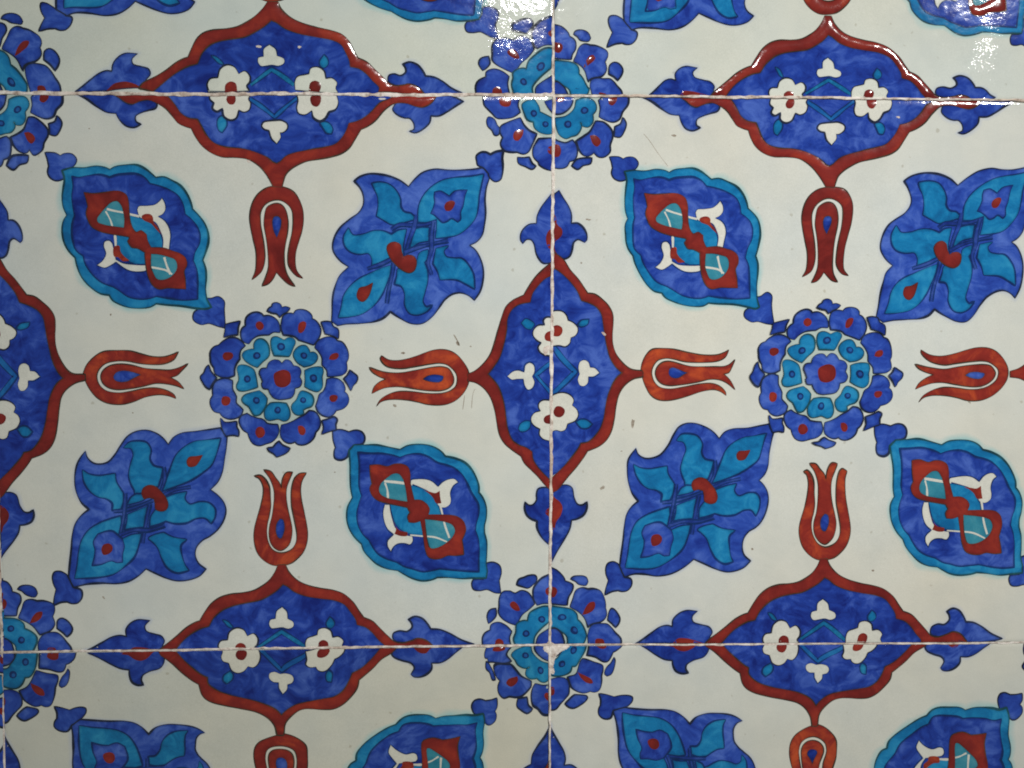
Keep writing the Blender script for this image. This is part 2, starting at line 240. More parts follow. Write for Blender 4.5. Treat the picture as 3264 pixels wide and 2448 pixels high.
tulR|tulip_cup|R|o=4,k=D,d=.45|G5|1510,800 1490,730 1440,640 1370,560 1290,505 1180,475 1060,480 940,515 820,560 690,600 560,620 450,610 360,560* 345,590 370,640 430,690 520,715 640,720 760,700 880,680 1000,660 1120,650 1220,670 1300,730 1350,800 1360,880 1340,960 1270,1020 1180,1050 1060,1058 940,1055 820,1040 700,1030 560,1035 440,1070 340,1140 290,1225* 340,1170 420,1140 540,1130 700,1140 840,1165 960,1195 1100,1205 1220,1195 1330,1150 1430,1060 1490,960 1510,880
tulR|tulip_heart|R|o=4,k=D,d=.45,h|G5|1310,870 1290,800 1240,730 1150,705 1040,710 920,730 780,755 640,780 500,785 370,770 200,715* 240,770 330,830 420,865* 330,905 260,970 230,1055* 300,1020 400,980 520,965 650,965 780,985 900,1005 1020,1015 1150,1010 1240,980 1295,930
tulR|tulip_drop|B|o=2,k=D|G5|905,865* 960,825 1040,805 1120,810 1175,830 1160,880 1120,905 1050,905 970,890
caR|finial|B|o=6|H5|780,365* 720,440 670,510 640,580 635,640* 570,650 520,690 495,740 495,790 515,820* 550,785 590,790 615,830 630,900 660,960 700,995 780,985*
caR|finial_spot|R|d=.4|H5|780,680* 740,710 720,760 725,820 745,860 780,880*
caR|finial|B|o=6|F7|765,765* 695,755 650,770 635,820 635,870 600,910 565,910 535,885* 530,940 550,1000 590,1035 640,1055* 640,1110 670,1180 710,1230 765,1275*
caR|finial_spot|R|d=.4|F7|765,920* 720,960 718,990 765,1025*
caR|cartouche_field|B||F6|830,240* 710,300 650,360 600,430 580,505* 480,525 420,570 380,650 370,760 345,880 310,990 260,1070 205,1140* 290,1240 330,1340 355,1450 370,1570 385,1643 420,1723 480,1768 540,1788 595,1823* 605,1893 640,1953 700,2023 800,2110* 815,1600* 830,900*
caR|cartouche_border|R|o=4,k=D,d=.5|F6|785,140* 700,215 630,285 570,370 525,445* 480,465 430,490 370,545 330,640 300,750 270,860 230,970 160,1060 90,1115 30,1140* 30,1200* 100,1215 170,1260 230,1340 265,1440 285,1550 300,1630 320,1693 360,1753 430,1813 500,1863* 530,1923 590,1983 650,2043 700,2103 760,2165* 765,2083* 700,2023 640,1953 605,1893 595,1823* 540,1788 480,1768 420,1723 385,1643 370,1570 355,1450 330,1340 290,1240 205,1140* 260,1070 310,990 345,880 370,760 380,650 420,570 480,525 580,505* 600,430 650,360 710,300 785,265*
caR|leaf_sprig|C|o=5,k=N|F6|500,690* 540,650 590,670 620,700 590,750* 545,740 515,710
caR|blossom|W|o=6|F6|785,640* 720,640 695,670 705,705* 650,710 610,750 605,800 640,845 675,865* 650,900 660,940 700,970 785,985*
caR|blossom_spot|R|d=.35|F6|785,755* 730,770 708,800 715,840 785,858*
caR|leaf_sprig|C|o=5,k=N|F6|475,1620* 490,1580 540,1550 585,1555* 580,1610 540,1645 490,1645
caR|blossom|W|o=6|F6|770,1370* 690,1370 655,1400 655,1440 670,1465* 620,1480 590,1520 590,1560 620,1600 665,1625* 660,1670 690,1710 770,1735*
caR|blossom_spot|R|d=.35|F6|770,1492* 715,1510 698,1540 710,1570 770,1582*
caR|trefoil|W|o=4,k=N|F6|380,1160* 430,1115 480,1105 525,1120* 535,1060 575,1035 615,1060 620,1120 600,1160* 620,1210 600,1265 560,1280 530,1240 520,1185* 460,1185 420,1190
caR|chevron|C|s=36,o=4,k=N|F6|775,1035 700,1090 630,1150 690,1220 765,1305
caT|finial|B|o=6|F8|95,398* 180,440 260,500 330,540 400,550* 430,600 480,645 540,655 590,630* 555,610 550,570 590,545 650,525 700,510 712,480 680,450 620,450 560,460 520,480 470,465 420,430 380,398*
caT|finial|B|o=6|F8|2522,464* 2492,519 2532,564 2582,584 2622,589 2652,629 2652,669 2617,684* 2662,697 2722,669 2772,619 2782,569* 2842,569 2902,539 2962,499 3027,459* 2922,410 2822,410 2722,499 2662,489 2602,469
caT|cartouche_field|B||F8|765,340* 770,410 800,430 850,490 890,545 950,585 1015,595* 1040,640 1080,710 1140,770 1230,805 1350,815 1450,840 1540,880 1590,920 1617,929* 1642,914 1692,869 1762,844 1872,824 1982,804 2062,779 2112,729 2142,679 2162,624* 2222,609 2282,579 2342,529 2402,469 2472,439 2480,345*
caT|cartouche_border|R|o=4,k=D,d=.5|F8|360,396* 430,430 480,465 530,475 580,455 640,445 710,470 780,510 830,570 870,620 920,645 970,660* 1000,720 1050,790 1120,845 1200,875 1300,880 1400,895 1480,940 1540,1010 1590,1100* 1655,1105* 1662,1069 1682,1009 1732,959 1822,914 1922,894 2022,874 2102,849 2162,809 2202,749 2252,669* 2302,644 2362,599 2422,529 2482,484 2532,469 2602,474 2662,494 2722,499 2782,469 2830,405* 2520,405* 2472,439 2402,469 2342,529 2282,579 2222,609 2162,624* 2142,679 2112,729 2062,779 1982,804 1872,824 1762,844 1692,869 1642,914 1617,929* 1590,920 1540,880 1450,840 1350,815 1230,805 1140,770 1080,710 1040,640 1015,595* 950,585 890,545 850,490 800,430 755,392*
caT|chevron|C|s=30,o=4,k=N|F8|1415,440 1500,495 1600,575 1690,495 1775,430
caT|leaf_sprig|C|o=5,k=N|F8|1165,640 1170,590 1200,565 1235,590 1240,640 1205,695* 1180,680
caT|blossom|W|o=6|F8|1112,392* 1110,440 1140,470* 1130,510 1165,535 1205,515* 1215,570 1265,600 1310,585 1330,525* 1370,540 1410,520 1420,470 1405,440 1425,392*
caT|blossom_spot|R|d=.4|F8|1235,445 1248,412 1275,402 1300,412 1307,450 1290,480 1255,478
caT|leaf_sprig|C|o=5,k=N|F8|1942,619 1982,609 2022,629 2042,669 2032,704* 1992,699 1967,664
caT|blossom|W|o=6|F8|1765,400* 1777,449 1767,509 1782,549 1832,559 1882,529* 1892,579 1942,609 1982,589 2012,539* 2062,519 2082,469 2067,400*
caT|blossom_spot|R|d=.4|F8|1872,425 1890,408 1930,405 1950,420 1947,469 1922,499 1887,489 1870,454
caT|trefoil|W|o=5|F8|1502,644 1517,614 1562,604 1602,601 1652,601 1697,629 1697,664 1662,694 1642,694* 1647,729 1617,779* 1577,739 1557,679* 1522,669
caB|finial|B|o=6|G7|65,755* 150,710 220,670 290,630 360,615 410,625* 405,570 440,520 500,490 600,495* 560,540 570,580 640,605 690,620 715,660 700,700 690,755*
caB|finial|B|o=6|G8|985,640 990,600 1040,580 1100,585 1140,550 1130,510 1110,490* 1160,465 1220,480 1260,520 1290,565* 1360,570 1440,600 1530,650 1640,690* 1500,720 1310,725* 1050,675 1010,665
caB|finial_spot|R|d=.4|G7|420,755* 460,715 520,710 580,720 700,755*
caB|cartouche_field|B||G7|790,810* 800,720 860,660 930,600 1000,560 1070,540* 1110,470 1180,410 1270,375 1380,350 1480,330 1560,290 1620,250 1663,205* 1698,220 1758,265 1848,300 1958,320 2078,335 2158,370 2208,430 2248,490 2258,530* 2328,550 2378,590 2428,650 2483,705 2490,800*
caB|cartouche_border|R|o=4,k=D,d=.5|G7|670,755* 690,725 760,665 830,610 900,550 960,515 1000,500* 1040,430 1090,365 1160,315 1240,290 1350,275 1450,250 1540,190 1600,110 1625,50* 1683,50* 1710,110 1770,170 1860,215 1960,240 2060,255 2150,285 2220,345 2270,420 2310,475* 2380,505 2440,560 2500,620 2560,670 2620,680 2700,660 2740,645 2810,660 2880,720* 2480,735* 2483,705 2428,650 2378,590 2328,550 2258,530* 2248,490 2208,430 2158,370 2078,335 1958,320 1848,300 1758,265 1698,220 1663,205* 1620,250 1560,290 1480,330 1380,350 1270,375 1180,410 1110,470 1070,540* 1000,560 930,600 860,660 780,755*
caB|chevron|C|s=34,o=4,k=N|G8|-90,710 0,650 95,585 180,640 280,705
caB|leaf_sprig|C|o=5,k=N|G7|1180,490 1220,500 1260,540 1270,560* 1230,550 1200,520
caB|blossom|W|o=5|G7|1165,755* 1145,700 1165,660 1220,650* 1235,590 1290,555 1350,570 1380,620* 1430,600 1465,640 1460,690 1440,715 1465,755*
caB|blossom_spot|R|d=.35|G7|1285,755* 1285,700 1320,675 1360,690 1375,755*
caB|leaf_sprig|C|o=5,k=N|G8|450,520 480,465* 510,490 520,530 490,560 460,550
caB|blossom|W|o=5|G8|290,740* 285,680 300,640 350,620 380,610* 390,570 440,555 490,580 505,630* 550,625 590,660 580,700 600,735*
caB|blossom_spot|R|d=.35|G8|385,735* 395,670 430,652 465,670 470,700 460,735*
caB|trefoil|W|o=4,k=N|G8|-5,530 5,490 45,480* 55,420 100,385* 140,425 145,480* 190,510 190,545 150,565 100,555 50,560 15,560
caL|finial|B|o=6|H5|835,350* 870,410 920,490 945,560 945,640* 1000,640 1050,680 1080,740 1080,790 1060,810* 1000,785 965,810 950,880 930,930 890,955 860,950 790,900* 770,880* 770,400*
caL|finial_spot|R|d=.4|H5|775,545* 805,580 820,650 860,690 862,740 830,780 800,800 800,880 830,920* 775,950*
caL|finial|B|o=6|F7|765,800* 850,740 910,735 950,760 970,850 1000,905 1040,910 1080,885* 1080,940 1050,1000 990,1035 945,1045* 930,1120 890,1200 830,1300 770,1410* 745,1400*
caL|finial_spot|R|d=.4|F7|755,790* 800,850 840,880 865,930 850,1000 810,1060 790,1130 745,1110*
caL|cartouche_field|B||F6|730,205* 810,215 870,260 940,330 1000,410 1035,490* 1110,515 1170,550 1210,610 1225,700 1240,800 1260,900 1290,1000 1340,1080 1395,1130* 1350,1170 1310,1230 1265,1340 1245,1432 1230,1532 1200,1622 1150,1692 1090,1742 1030,1752* 1010,1792 960,1862 900,1932 840,1992 715,2075* 700,1600* 715,900*
caL|cartouche_border|R|o=4,k=D,d=.5|F6|770,60* 805,80 870,130 930,220 1000,300 1060,390 1085,430* 1150,440 1210,480 1270,540 1305,610 1310,700 1305,800 1310,880 1340,970 1400,1050 1470,1100 1575,1115* 1575,1160* 1490,1180 1410,1240 1360,1320 1335,1420 1320,1530 1290,1650 1250,1722 1190,1772 1085,1817* 1050,1872 990,1952 920,2032 860,2112 820,2160 750,2195* 750,2075* 840,1992 900,1932 960,1862 1010,1792 1030,1752* 1090,1742 1150,1692 1200,1622 1230,1532 1245,1432 1265,1340 1310,1230 1350,1170 1395,1130* 1340,1080 1290,1000 1260,900 1240,800 1225,700 1210,610 1170,550 1110,515 1035,490* 1000,410 940,330 870,260 810,215 770,200*
caL|chevron|C|s=42,o=4,k=N|F6|780,890 870,1010 980,1120 900,1200 775,1320
caL|leaf_sprig|C|o=5,k=N|F6|1000,700* 1030,665 1100,655* 1090,700 1040,725 1010,720
caL|blossom|W|o=4|F6|755,590* 820,580 870,590 905,630 915,665* 960,685 1000,730 1000,770 975,805 940,820* 930,870 890,900 830,890 755,900*
caL|blossom_spot|R|d=.4|F6|775,730 790,715 820,708 860,730 865,770 840,805 800,808 775,795
caL|leaf_sprig|C|o=5,k=N|F6|980,1562* 1020,1537 1080,1542 1130,1582* 1090,1617 1030,1617
caL|blossom|W|o=4|F6|745,1340* 830,1305 890,1305 940,1330 965,1370 950,1415* 990,1450 1005,1500 980,1550 910,1580* 890,1630 850,1645 810,1635 745,1660*
caL|blossom_spot|R|d=.4|F6|785,1470 810,1425 850,1425 885,1455 875,1500 840,1522 800,1510
caL|trefoil|W|o=4,k=N|F6|1005,1080 1020,1030 1060,1015 1095,1035 1110,1080* 1150,1085 1195,1130* 1140,1165 1095,1165* 1090,1215 1060,1245 1020,1240 1000,1190 1015,1140*
qUL|rosette_ground|P||H1|825,830* 1300,840* 1310,950 1270,1060 1200,1150 1120,1230 1020,1280 900,1300 825,1300*
qUL|petal|B|o=6|H1|1275,890* 1310,860* 1545,830* 1540,920 1490,990 1460,1060 1410,1085 1340,1070 1280,1040* 1290,960
qUL|petal_spot|R|d=.4|H1|1365,870* 1375,835* 1445,830* 1440,890 1400,935 1365,920
qUL|petal|B|o=6|H1|1245,1090* 1310,1100 1370,1150 1395,1200 1390,1250* 1370,1310 1370,1370 1320,1415 1270,1415 1225,1375* 1180,1405 1130,1400 1090,1350 1065,1275* 1130,1235 1190,1190 1220,1140
qUL|petal_spot|R|d=.4|H1|1185,1220* 1230,1215 1275,1245 1290,1285 1255,1325 1215,1300
qUL|petal|B|o=6|H1|825,1250* 900,1285 960,1295 1020,1270* 1050,1310 1060,1380 1040,1440 990,1460* 960,1510 900,1525 825,1510*
qUL|petal_spot|R|d=.4|H1|825,1310* 885,1305 910,1340 910,1390 890,1420 825,1420*
qUL|bud|B|o=5|H1|1425,1140* 1480,1110 1500,1055* 1525,1110 1500,1190 1470,1230 1420,1225*
qUL|bud|B|o=5|H1|1020,1505* 1060,1455 1110,1440 1200,1435* 1190,1480 1120,1500 1070,1535
qUL|inner_petal|C|o=4,k=G|H1|855,1060* 960,1040 1040,970 1060,890* 1120,870 1200,880 1240,930 1240,980 1210,1020* 1210,1090 1170,1135 1110,1120 1100,1090* 1100,1150 1060,1210 1010,1225* 960,1245 900,1210 870,1130
qUL|eye|E|c|H1|1133,985,38 978,1115,36
qUL|rosette_heart|B|o=5|H1|825,870* 950,835* 1035,850* 1010,940 950,1000 890,1020 825,1010*
qUL|heart_spot|R|d=.4|H1|850,860* 945,835* 940,890 900,905 865,890
qUR|rosette_ground|P||H1|855,850* 520,860* 525,960 560,1050 620,1130 680,1200 760,1240 855,1260*
qUR|petal|B|o=6|H1|185,860* 240,855* 515,860* 500,940 520,1000* 460,1040 390,1055 310,1050 270,1010* 230,970 195,930
qUR|petal_spot|R|d=.4|H1|325,865* 447,865* 430,940 385,950 340,930
qUR|petal|B|o=6|H1|350,1140 420,1100 525,1060* 560,1130 610,1180 675,1210* 640,1290 600,1370 560,1390 500,1370* 440,1370 380,1355 350,1300 370,1240* 345,1190
qUR|petal_spot|R|d=.4|H1|460,1230 480,1180 560,1165* 550,1220 510,1270 475,1265
qUR|petal|B|o=6|H1|705,1260* 855,1250* 855,1550* 770,1530 710,1490 705,1470* 660,1420 655,1350 680,1300
qUR|petal_spot|R|d=.4|H1|855,1312* 795,1330 790,1380 855,1415*
qUR|bud|B|o=5|H1|215,1080 230,1050 280,1070 310,1130 330,1150* 320,1210 290,1215 265,1170 225,1130
qUR|bud|B|o=5|H1|505,1430* 560,1435 610,1430* 640,1490 670,1510* 640,1535 580,1510 515,1480
qUR|inner_petal|C|o=5,k=G|H1|550,930 600,895 660,885* 700,950 710,1000* 770,1030 830,1060* 855,1070* 855,1190* 790,1205 720,1190 670,1150 655,1090* 600,1070 570,1010
qUR|eye|E|c|H1|655,1015,30 765,1115,30
qUR|rosette_heart|B|o=4|H1|755,900* 855,870* 855,1030* 790,960
qLL|rosette_ground|P||H4|-10,840* -10,480 120,490 260,540 360,620 400,700 380,840*
qLL|petal|B|o=5|H4|-10,155* 60,170 100,220 110,260* 180,290 190,340 160,410 150,475* -10,475*
qLL|petal_spot|R|d=.4|H4|-10,318* 50,330 65,370 40,420 -10,412*
qLL|petal|B|o=5|H4|180,500* 210,430 240,350 290,335 350,350* 420,350 500,380 510,430 490,490* 510,560 480,610 380,655* 330,590 280,550
qLL|petal_spot|R|d=.4|H4|280,555* 310,490 350,450 400,445 390,500 340,540
qLL|petal|B|o=5|H4|375,835* 370,740 400,680 460,650 540,650 590,690 620,730 665,790 665,835*
qLL|petal_spot|R|d=.4|H4|445,835* 450,790 490,780 525,790 535,835*
qLL|bud|B|o=5|H4|170,230* 200,205 280,200 330,225 350,270* 330,300 250,280 210,245
qLL|bud|B|o=5|H4|545,600* 550,530 580,510 630,530 680,600 670,640 635,675* 600,640
qLL|inner_petal|C|o=5,k=G|H4|-5,520 80,510 160,520 220,560 230,605* 300,640 345,690 330,770 290,835* 160,835* 150,760 60,690* -5,680*
qLL|eye|E|c|H4|105,605,34 205,710,34
qLL|rosette_heart|B|o=4|H4|-10,715* 60,700 110,740 130,800* 130,835* -10,835*
qLR|rosette_ground|P||H2|820,830* 440,830* 450,700 500,590 590,500 690,440 820,425*
qLR|petal|B|o=5|H2|660,290 690,240 740,190 820,155* 820,420* 740,420 690,435* 660,370
qLR|petal_spot|R|d=.4|H2|820,262* 770,290 770,330 820,367*
qLR|petal|B|o=5|H2|335,460 340,370 370,320 430,315* 480,335 540,310 600,330 640,390 655,430* 600,480 540,530 490,625* 420,600 360,560 330,510
qLR|petal_spot|R|d=.4|H2|430,430 460,405 500,430 525,490 490,495 440,460
qLR|petal|B|o=5|H2|180,750 200,710 250,680* 260,630 320,610 390,640 440,690* 420,750 430,830* 180,830*
qLR|petal_spot|R|d=.4|H2|285,830* 300,770 330,758 365,780 375,830*
qLR|bud|B|o=5|H2|500,245* 520,200 560,185* 610,165 670,165 680,200 640,250 600,275 560,265
qLR|bud|B|o=5|H2|230,610* 220,540 245,490 295,475* 295,540 260,585
qLR|inner_petal|C|o=5,k=G|H2|470,760 490,700 500,620 560,590 600,595* 620,520 680,480 760,455 805,460* 805,590* 720,660 660,740 650,830* 490,830*
qLR|eye|E|c|H2|730,575,34 580,710,34
qLR|rosette_heart|B|o=4|H2|670,830* 700,730 820,650* 820,830*
"""
# measured correspondences: (tile, group) -> "frame>frame: x,y>x,y ... / ..."
ANCH = {
('ML','caL'): "F6>G1: 1085,430>240,445 1035,490>170,500 1310,700>485,720 1210,480>370,510 1340,970>530,985 1560,1115>735,1145 1560,1160>735,1190 1395,1130>555,1190 1335,1420>525,1430 1290,1650>480,1721 1085,1817>280,1866 1030,1752>215,1851 920,2032>110,2081 1195,1130>360,1165 1060,1015>215,1045 1060,1245>210,1280 1000,1190>160,1230 1000,770>140,780 930,870>90,890 1100,655>275,680 1000,700>140,745 1005,1500>188,1550 940,1330>120,1410 1130,1582>275,1651 885,1470>48,1525 865,760>5,790 980,1120>140,1160 1080,2267>290,2341 945,2427>180,2471 770,2792>-20,2800 910,2117>100,2191 1060,-20>180,-10 945,-190>81,-229 1080,-90>192,-97 920,-340>30,-343 930,100>54,95",
('ML','qUL'): "H1>H3: 1275,890>300,860 1545,845>580,840 1410,1085>430,1055 1280,1040>295,1000 1245,1090>270,1055 1395,1200>450,1180 1320,1415>340,1395 1065,1275>110,1240 1240,1270>285,1245 1060,1380>95,1330 900,1525>-60,1510 1240,950>270,930 1100,1090>135,1090 1500,1055>545,1040 1020,1505>70,1505 1200,1435>270,1415 1405,890>415,870",
('MR','A1'): "F2>J1: 105,175>85,180 525,165>480,190 760,125>690,155 930,235>850,250 1150,310>1080,320 1255,515>1175,510 1395,760>1280,700 1345,965>1245,930 1375,1120>1260,1080 1420,1380>1270,1385 935,1350>825,1345 720,1390>640,1370 520,1275>410,1255 280,1120>230,1100 220,945>155,925 105,740>95,740 145,570>110,605 110,400>95,400 300,370>260,375 1195,1220>1080,1210 790,790>715,800 985,415>930,440 410,1010>355,1030 950,580>885,595 1060,740>980,720 580,970>505,985 690,450>640,480 335,610>285,600 1205,1000>1085,980 870,1120>775,1120 190,225>165,250 1300,1310>1195,1300 1540,1560>1400,1530 1530,1330>1380,1280 1265,1490>1145,1460 / H3>H1: 430,1385>1375,1425 720,1450>1640,1480 540,1645>1470,1645",
('MR','A2'): "F5>J5: 245,215>450,185 200,265>385,240 650,255>880,230 850,210>1080,185 1050,315>1270,275 1220,370>1440,350 1345,635>1580,635 1410,800>1635,800 1410,1260>1625,1290 1410,1390>1640,1440 980,1385>1210,1435 850,1415>1040,1460 630,1325>840,1385 380,1210>600,1270 310,1090>510,1120 180,860>395,880 230,680>430,720 210,450>425,480 385,395>600,375 1210,1180>1440,1250 820,800>1030,820 1165,545>1400,530 570,1160>750,1195 985,580>1235,575 1040,770>1290,780 590,1005>780,1035 765,1060>950,1090 740,470>945,490 385,600>590,630 1230,960>1445,980 875,1140>1075,1170 280,280>485,270 1345,1335>1560,1385 60,90>250,50 335,150>545,100 130,345>330,330",
('MR','B1'): "F3>J2: 300,215>535,225 480,150>780,150 780,260>1040,265 1010,108>1350,105 1260,115>1560,120 1320,780>1545,800 1440,1000>1650,1010 1360,1265>1575,1325 1170,1210>1400,1265 1050,1330>1250,1385 830,1475>1060,1550 620,1365>820,1430 350,1470>560,1525 155,1490>340,1555 100,1450>270,1500 130,1150>340,1180 250,970>425,1020 110,780>315,820 260,550>450,590 380,380>605,400 460,235>665,240 640,595>860,620 720,880>950,920 590,800>815,850 850,930>1070,930 1140,430>1400,430 1300,290>1560,260 975,500>1220,510 380,1200>580,1270 250,630>465,640 630,685>870,710 860,1390>1070,1455 1360,1160>1575,1200 165,1415>360,1465 800,800>1000,840 1030,545>1290,550",
('MR','B2'): "F4>J4: 310,270>295,330 440,385>430,415 620,220>620,200 850,85>820,110 1040,210>1030,240 1280,95>1270,150 1500,65>1470,115 1560,130>1520,170 1540,330>1470,380 1415,610>1385,610 1550,790>1460,790 1340,1060>1290,1060 1280,1190>1235,1190 1375,1310>1305,1320 1120,1415>1080,1415 845,1310>805,1305 580,1440>480,1455 200,1475>190,1470 160,1380>150,1360 195,1000>195,1000 340,785>315,795 215,500>220,500 808,640>785,650 1030,770>1000,790 925,690>895,700 1265,360>1235,390 500,1135>480,1130 370,1280>335,1290 640,1250>590,1275 420,1000>370,1010 285,440>275,475 640,640>630,640 790,185>780,205 650,240>660,275 1500,160>1435,200 1420,905>1350,920 1450,800>1380,800 1220,1320>1140,1325 25,1370>35,1380 35,1625>25,1615 275,1560>255,1530",
('MR','ros'): "F1>J3: 860,815>805,800 600,125>610,155 1060,95>1060,135 1555,560>1465,580 1560,1040>1475,1020 1080,1512>1000,1470 620,1520>560,1480 108,1050>135,1040 110,600>130,600 838,165>828,185 800,20>820,45 1655,800>1580,800 805,1640>800,1555 5,800>35,830 250,375>240,400 415,215>425,255 1280,225>1225,230 1455,390>1405,405 1440,1250>1365,1210 1285,1400>1190,1375 215,1240>225,1225 400,1420>370,1390 870,415>840,400 1290,800>1245,800 820,1250>760,1235 390,820>365,800 640,810>595,800 1072,850>1025,830 860,655>810,630 860,1040>800,1010 845,300>840,310 835,1380>780,1370",
('MR','tulL'): "G1>J6: 735,1160>370,760 1060,935>700,405 1570,945>1605,425 1655,1050>1690,560 1500,1170>1530,760 1620,1270>1695,985 1550,1355>1565,1060 1070,1405>770,1130 850,1160>515,750 1000,1165>765,745 1240,1145>1015,745 1350,1055>1290,595 1270,1270>1200,905 890,1160>570,760",
('MR','tulT'): "G3>J7: 620,375>750,385 320,690>455,700 885,720>990,640 340,1365>455,1335 880,1350>945,1325 450,1430>555,1395 795,1435>825,1390 600,1285>685,1285 600,520>715,500 610,695>730,695 605,920>715,880 385,1100>510,1120 800,1150>895,1120 610,560>735,550",
('MR','tulB'): "G4>J8: 640,1135>680,1140 365,850>420,860 930,820>960,840 370,190>470,210 915,158>925,205 470,125>530,125 770,150>825,125 655,320>705,295 640,1005>700,1015 650,975>695,970 640,640>690,655 640,850>685,840 465,380>510,440 855,340>905,400",
('MR','tulR'): "G5>K5: 1510,840>1940,790 1120,475>1500,355 360,560>505,400 200,715>410,640 420,865>715,805 230,1055>405,1045 290,1225>460,1265 1120,1205>1430,1235 1360,880>1790,790 905,865>1235,815 1175,830>1555,790 640,720>900,640 560,1035>830,1025 1310,870>1735,790",
('MR','caR'): "F6>K5: 30,1165>1950,790 60,1120>2070,720 70,1210>2090,850",
('MR','caT'): "F8>K1: 95,412>115,815 540,655>540,1080 590,630>605,1060 712,480>765,880 400,550>430,950 380,412>435,810 530,475>580,880 970,660>1000,1070 1015,595>1065,1020 1200,875>1200,1290 1400,895>1430,1310 1590,1080>1645,1520 1657,1089>1712,1530 1617,929>1667,1385 2252,669>2322,1090 2162,624>2262,1030 2022,874>2097,1290 2472,439>2522,830 2662,697>2777,1105 2492,519>2622,930 3027,459>3187,840 1270,445>1350,860 1265,600>1300,1010 1110,440>1175,860 1420,460>1490,860 1205,690>1250,1120 1910,450>2017,850 1942,609>2047,1010 1767,509>1875,910 2082,480>2192,860 2032,704>2107,1110 1617,779>1687,1195 1502,644>1570,1060 1697,640>1802,1050 1600,572>1682,980",
('MR','caB'): "G7>K3: 65,740>65,650 600,495>550,400 500,490>480,395 410,625>350,520 715,660>685,560 690,725>640,645 1000,500>970,410 1070,540>1010,480 1240,290>1200,190 1625,60>1545,-10 1683,60>1592,-10 1663,205>1580,130 2308,475>2198,400 2258,530>2148,460 2060,255>1958,200 2560,670>2418,600 2668,490>2553,400 2848,565>2708,485 3198,690>2998,620 2543,620>2438,550 1330,700>1255,620 1290,555>1210,470 1145,700>1080,620 1460,690>1375,600 1200,500>1140,420 1988,690>1878,610 1998,555>1898,480 2148,680>2033,600 1843,690>1743,620 2038,500>1963,420 1658,385>1555,300 1553,520>1460,440 1748,530>1663,430 1653,585>1575,490",
('MR','qLL'): "H4>H2: 60,170>860,110 110,260>945,215 190,340>1015,290 150,475>960,435 20,475>820,420 180,500>1010,455 290,335>1110,280 500,380>1290,320 490,490>1330,470 380,655>1170,625 340,500>1175,475 370,740>1170,720 500,645>1310,620 665,800>1470,770 490,795>1275,770 250,240>1090,210 615,590>1405,555 105,605>925,555 205,710>1045,670 345,690>1145,720 80,740>870,700 130,805>945,790 25,690>815,650",
('BL','caL'): "F6>G7: 770,2792>100,755 1080,2267>545,1015 910,2117>705,830 945,2427>440,890 865,2312>530,820 820,2160>690,775 1085,1817>1000,1010 1030,1752>1050,960 1290,1650>1100,1150 1335,1420>1320,1205 1560,1160>1615,1400 1560,1115>1678,1400 1395,1130>1653,1255 1305,800>1888,1210 1210,480>2208,1110 1085,430>2273,970 1035,490>2218,930 870,130>2518,775 1060,-20>2688,930 945,-190>2858,845 835,-480>3098,715 930,100>2568,780 862,-90>2768,760 825,760>1988,755 1000,750>1998,900 870,590>2158,740 830,890>1848,830 1100,655>2048,990 835,1475>1330,775 1005,1500>1300,930 890,1305>1480,790 850,1645>1170,780 1130,1582>1225,990 1195,1130>1668,1095 1060,1015>1753,960 1060,1245>1563,960 980,1120>1648,895",
('BL','tulL'): "G1>G7: 735,1160>1648,1405 1060,935>1858,1600 1070,1405>1435,1600 850,1160>1648,1500 890,1160>1648,1530 1500,1170>1645,2100",
('BL','B2'): "F4>G7: 340,785>590,1405 195,1000>400,1300 310,270>1040,1395 440,385>970,1480 620,220>1010,1600 215,500>830,1330 500,1135>275,1595 / F4>H7: 200,1475>850,1150 160,1380>940,1070 25,1370>970,940 35,1625>650,930 275,1560>700,1200",
('BL','A1'): "F2>G8: 145,570>1330,1280 105,420>1480,1265 105,700>1200,1255 220,945>1010,1330 280,1120>830,1430 520,1275>690,1620 410,1010>965,1490 300,370>1525,1430 335,610>1250,1450 470,840>1150,1560 / F2>H2: 105,175>185,1475 / H3>H2: 430,1385>305,1325 720,1450>240,1570 540,1645>70,1400",
('BL','qUL'): "H1>H2: 845,850>820,830 1545,845>815,1470 1275,890>790,1205 1410,1085>640,1290 1405,880>800,1310 1065,1275>440,1010 1245,1090>625,1165 1320,1415>330,1270 1240,1270>450,1165 900,1525>195,900 1060,1380>260,970 850,1260>435,840 1500,1055>640,1430 1110,1485>245,1060 1133,985>720,1055 978,1115>575,915",
('BL','qLL'): "H4>H4: 20,815>20,835 60,170>700,880 190,340>560,1005 150,475>380,970 30,365>510,870 340,500>355,1180 500,380>480,1320 290,335>545,1090 180,500>350,1005 380,655>195,1190 510,560>330,1330 370,740>100,1185 665,800>60,1480 500,645>200,1290 490,790>45,1290 250,240>620,1060 615,590>260,1400 105,605>245,915 205,710>130,1040",
('BR','caL'): "F6>K3: 770,2792>80,660 1080,2267>490,900 910,2117>630,720 945,2427>360,800 865,2312>460,720 820,2160>640,690 1085,1817>910,900 1030,1752>965,860 1290,1650>1010,1050 1335,1420>1280,1115 1560,1160>1480,1310 1560,1115>1525,1310 1395,1130>1505,1165 1305,800>1768,1100 1210,480>2058,1000 1085,430>2118,890 1035,490>2063,860 870,130>2378,690 1060,-20>2508,860 945,-190>2668,770 835,-480>2908,660 930,100>2403,710 862,-90>2598,690 825,760>1843,690 1000,750>1848,815 870,590>1998,670 830,890>1733,740 1100,655>1908,910 835,1475>1235,690 1005,1500>1210,845 890,1305>1360,720 850,1645>1080,700 1130,1582>1100,920 1195,1130>1525,980 1060,1015>1615,870 1060,1245>1435,870 980,1120>1520,800",
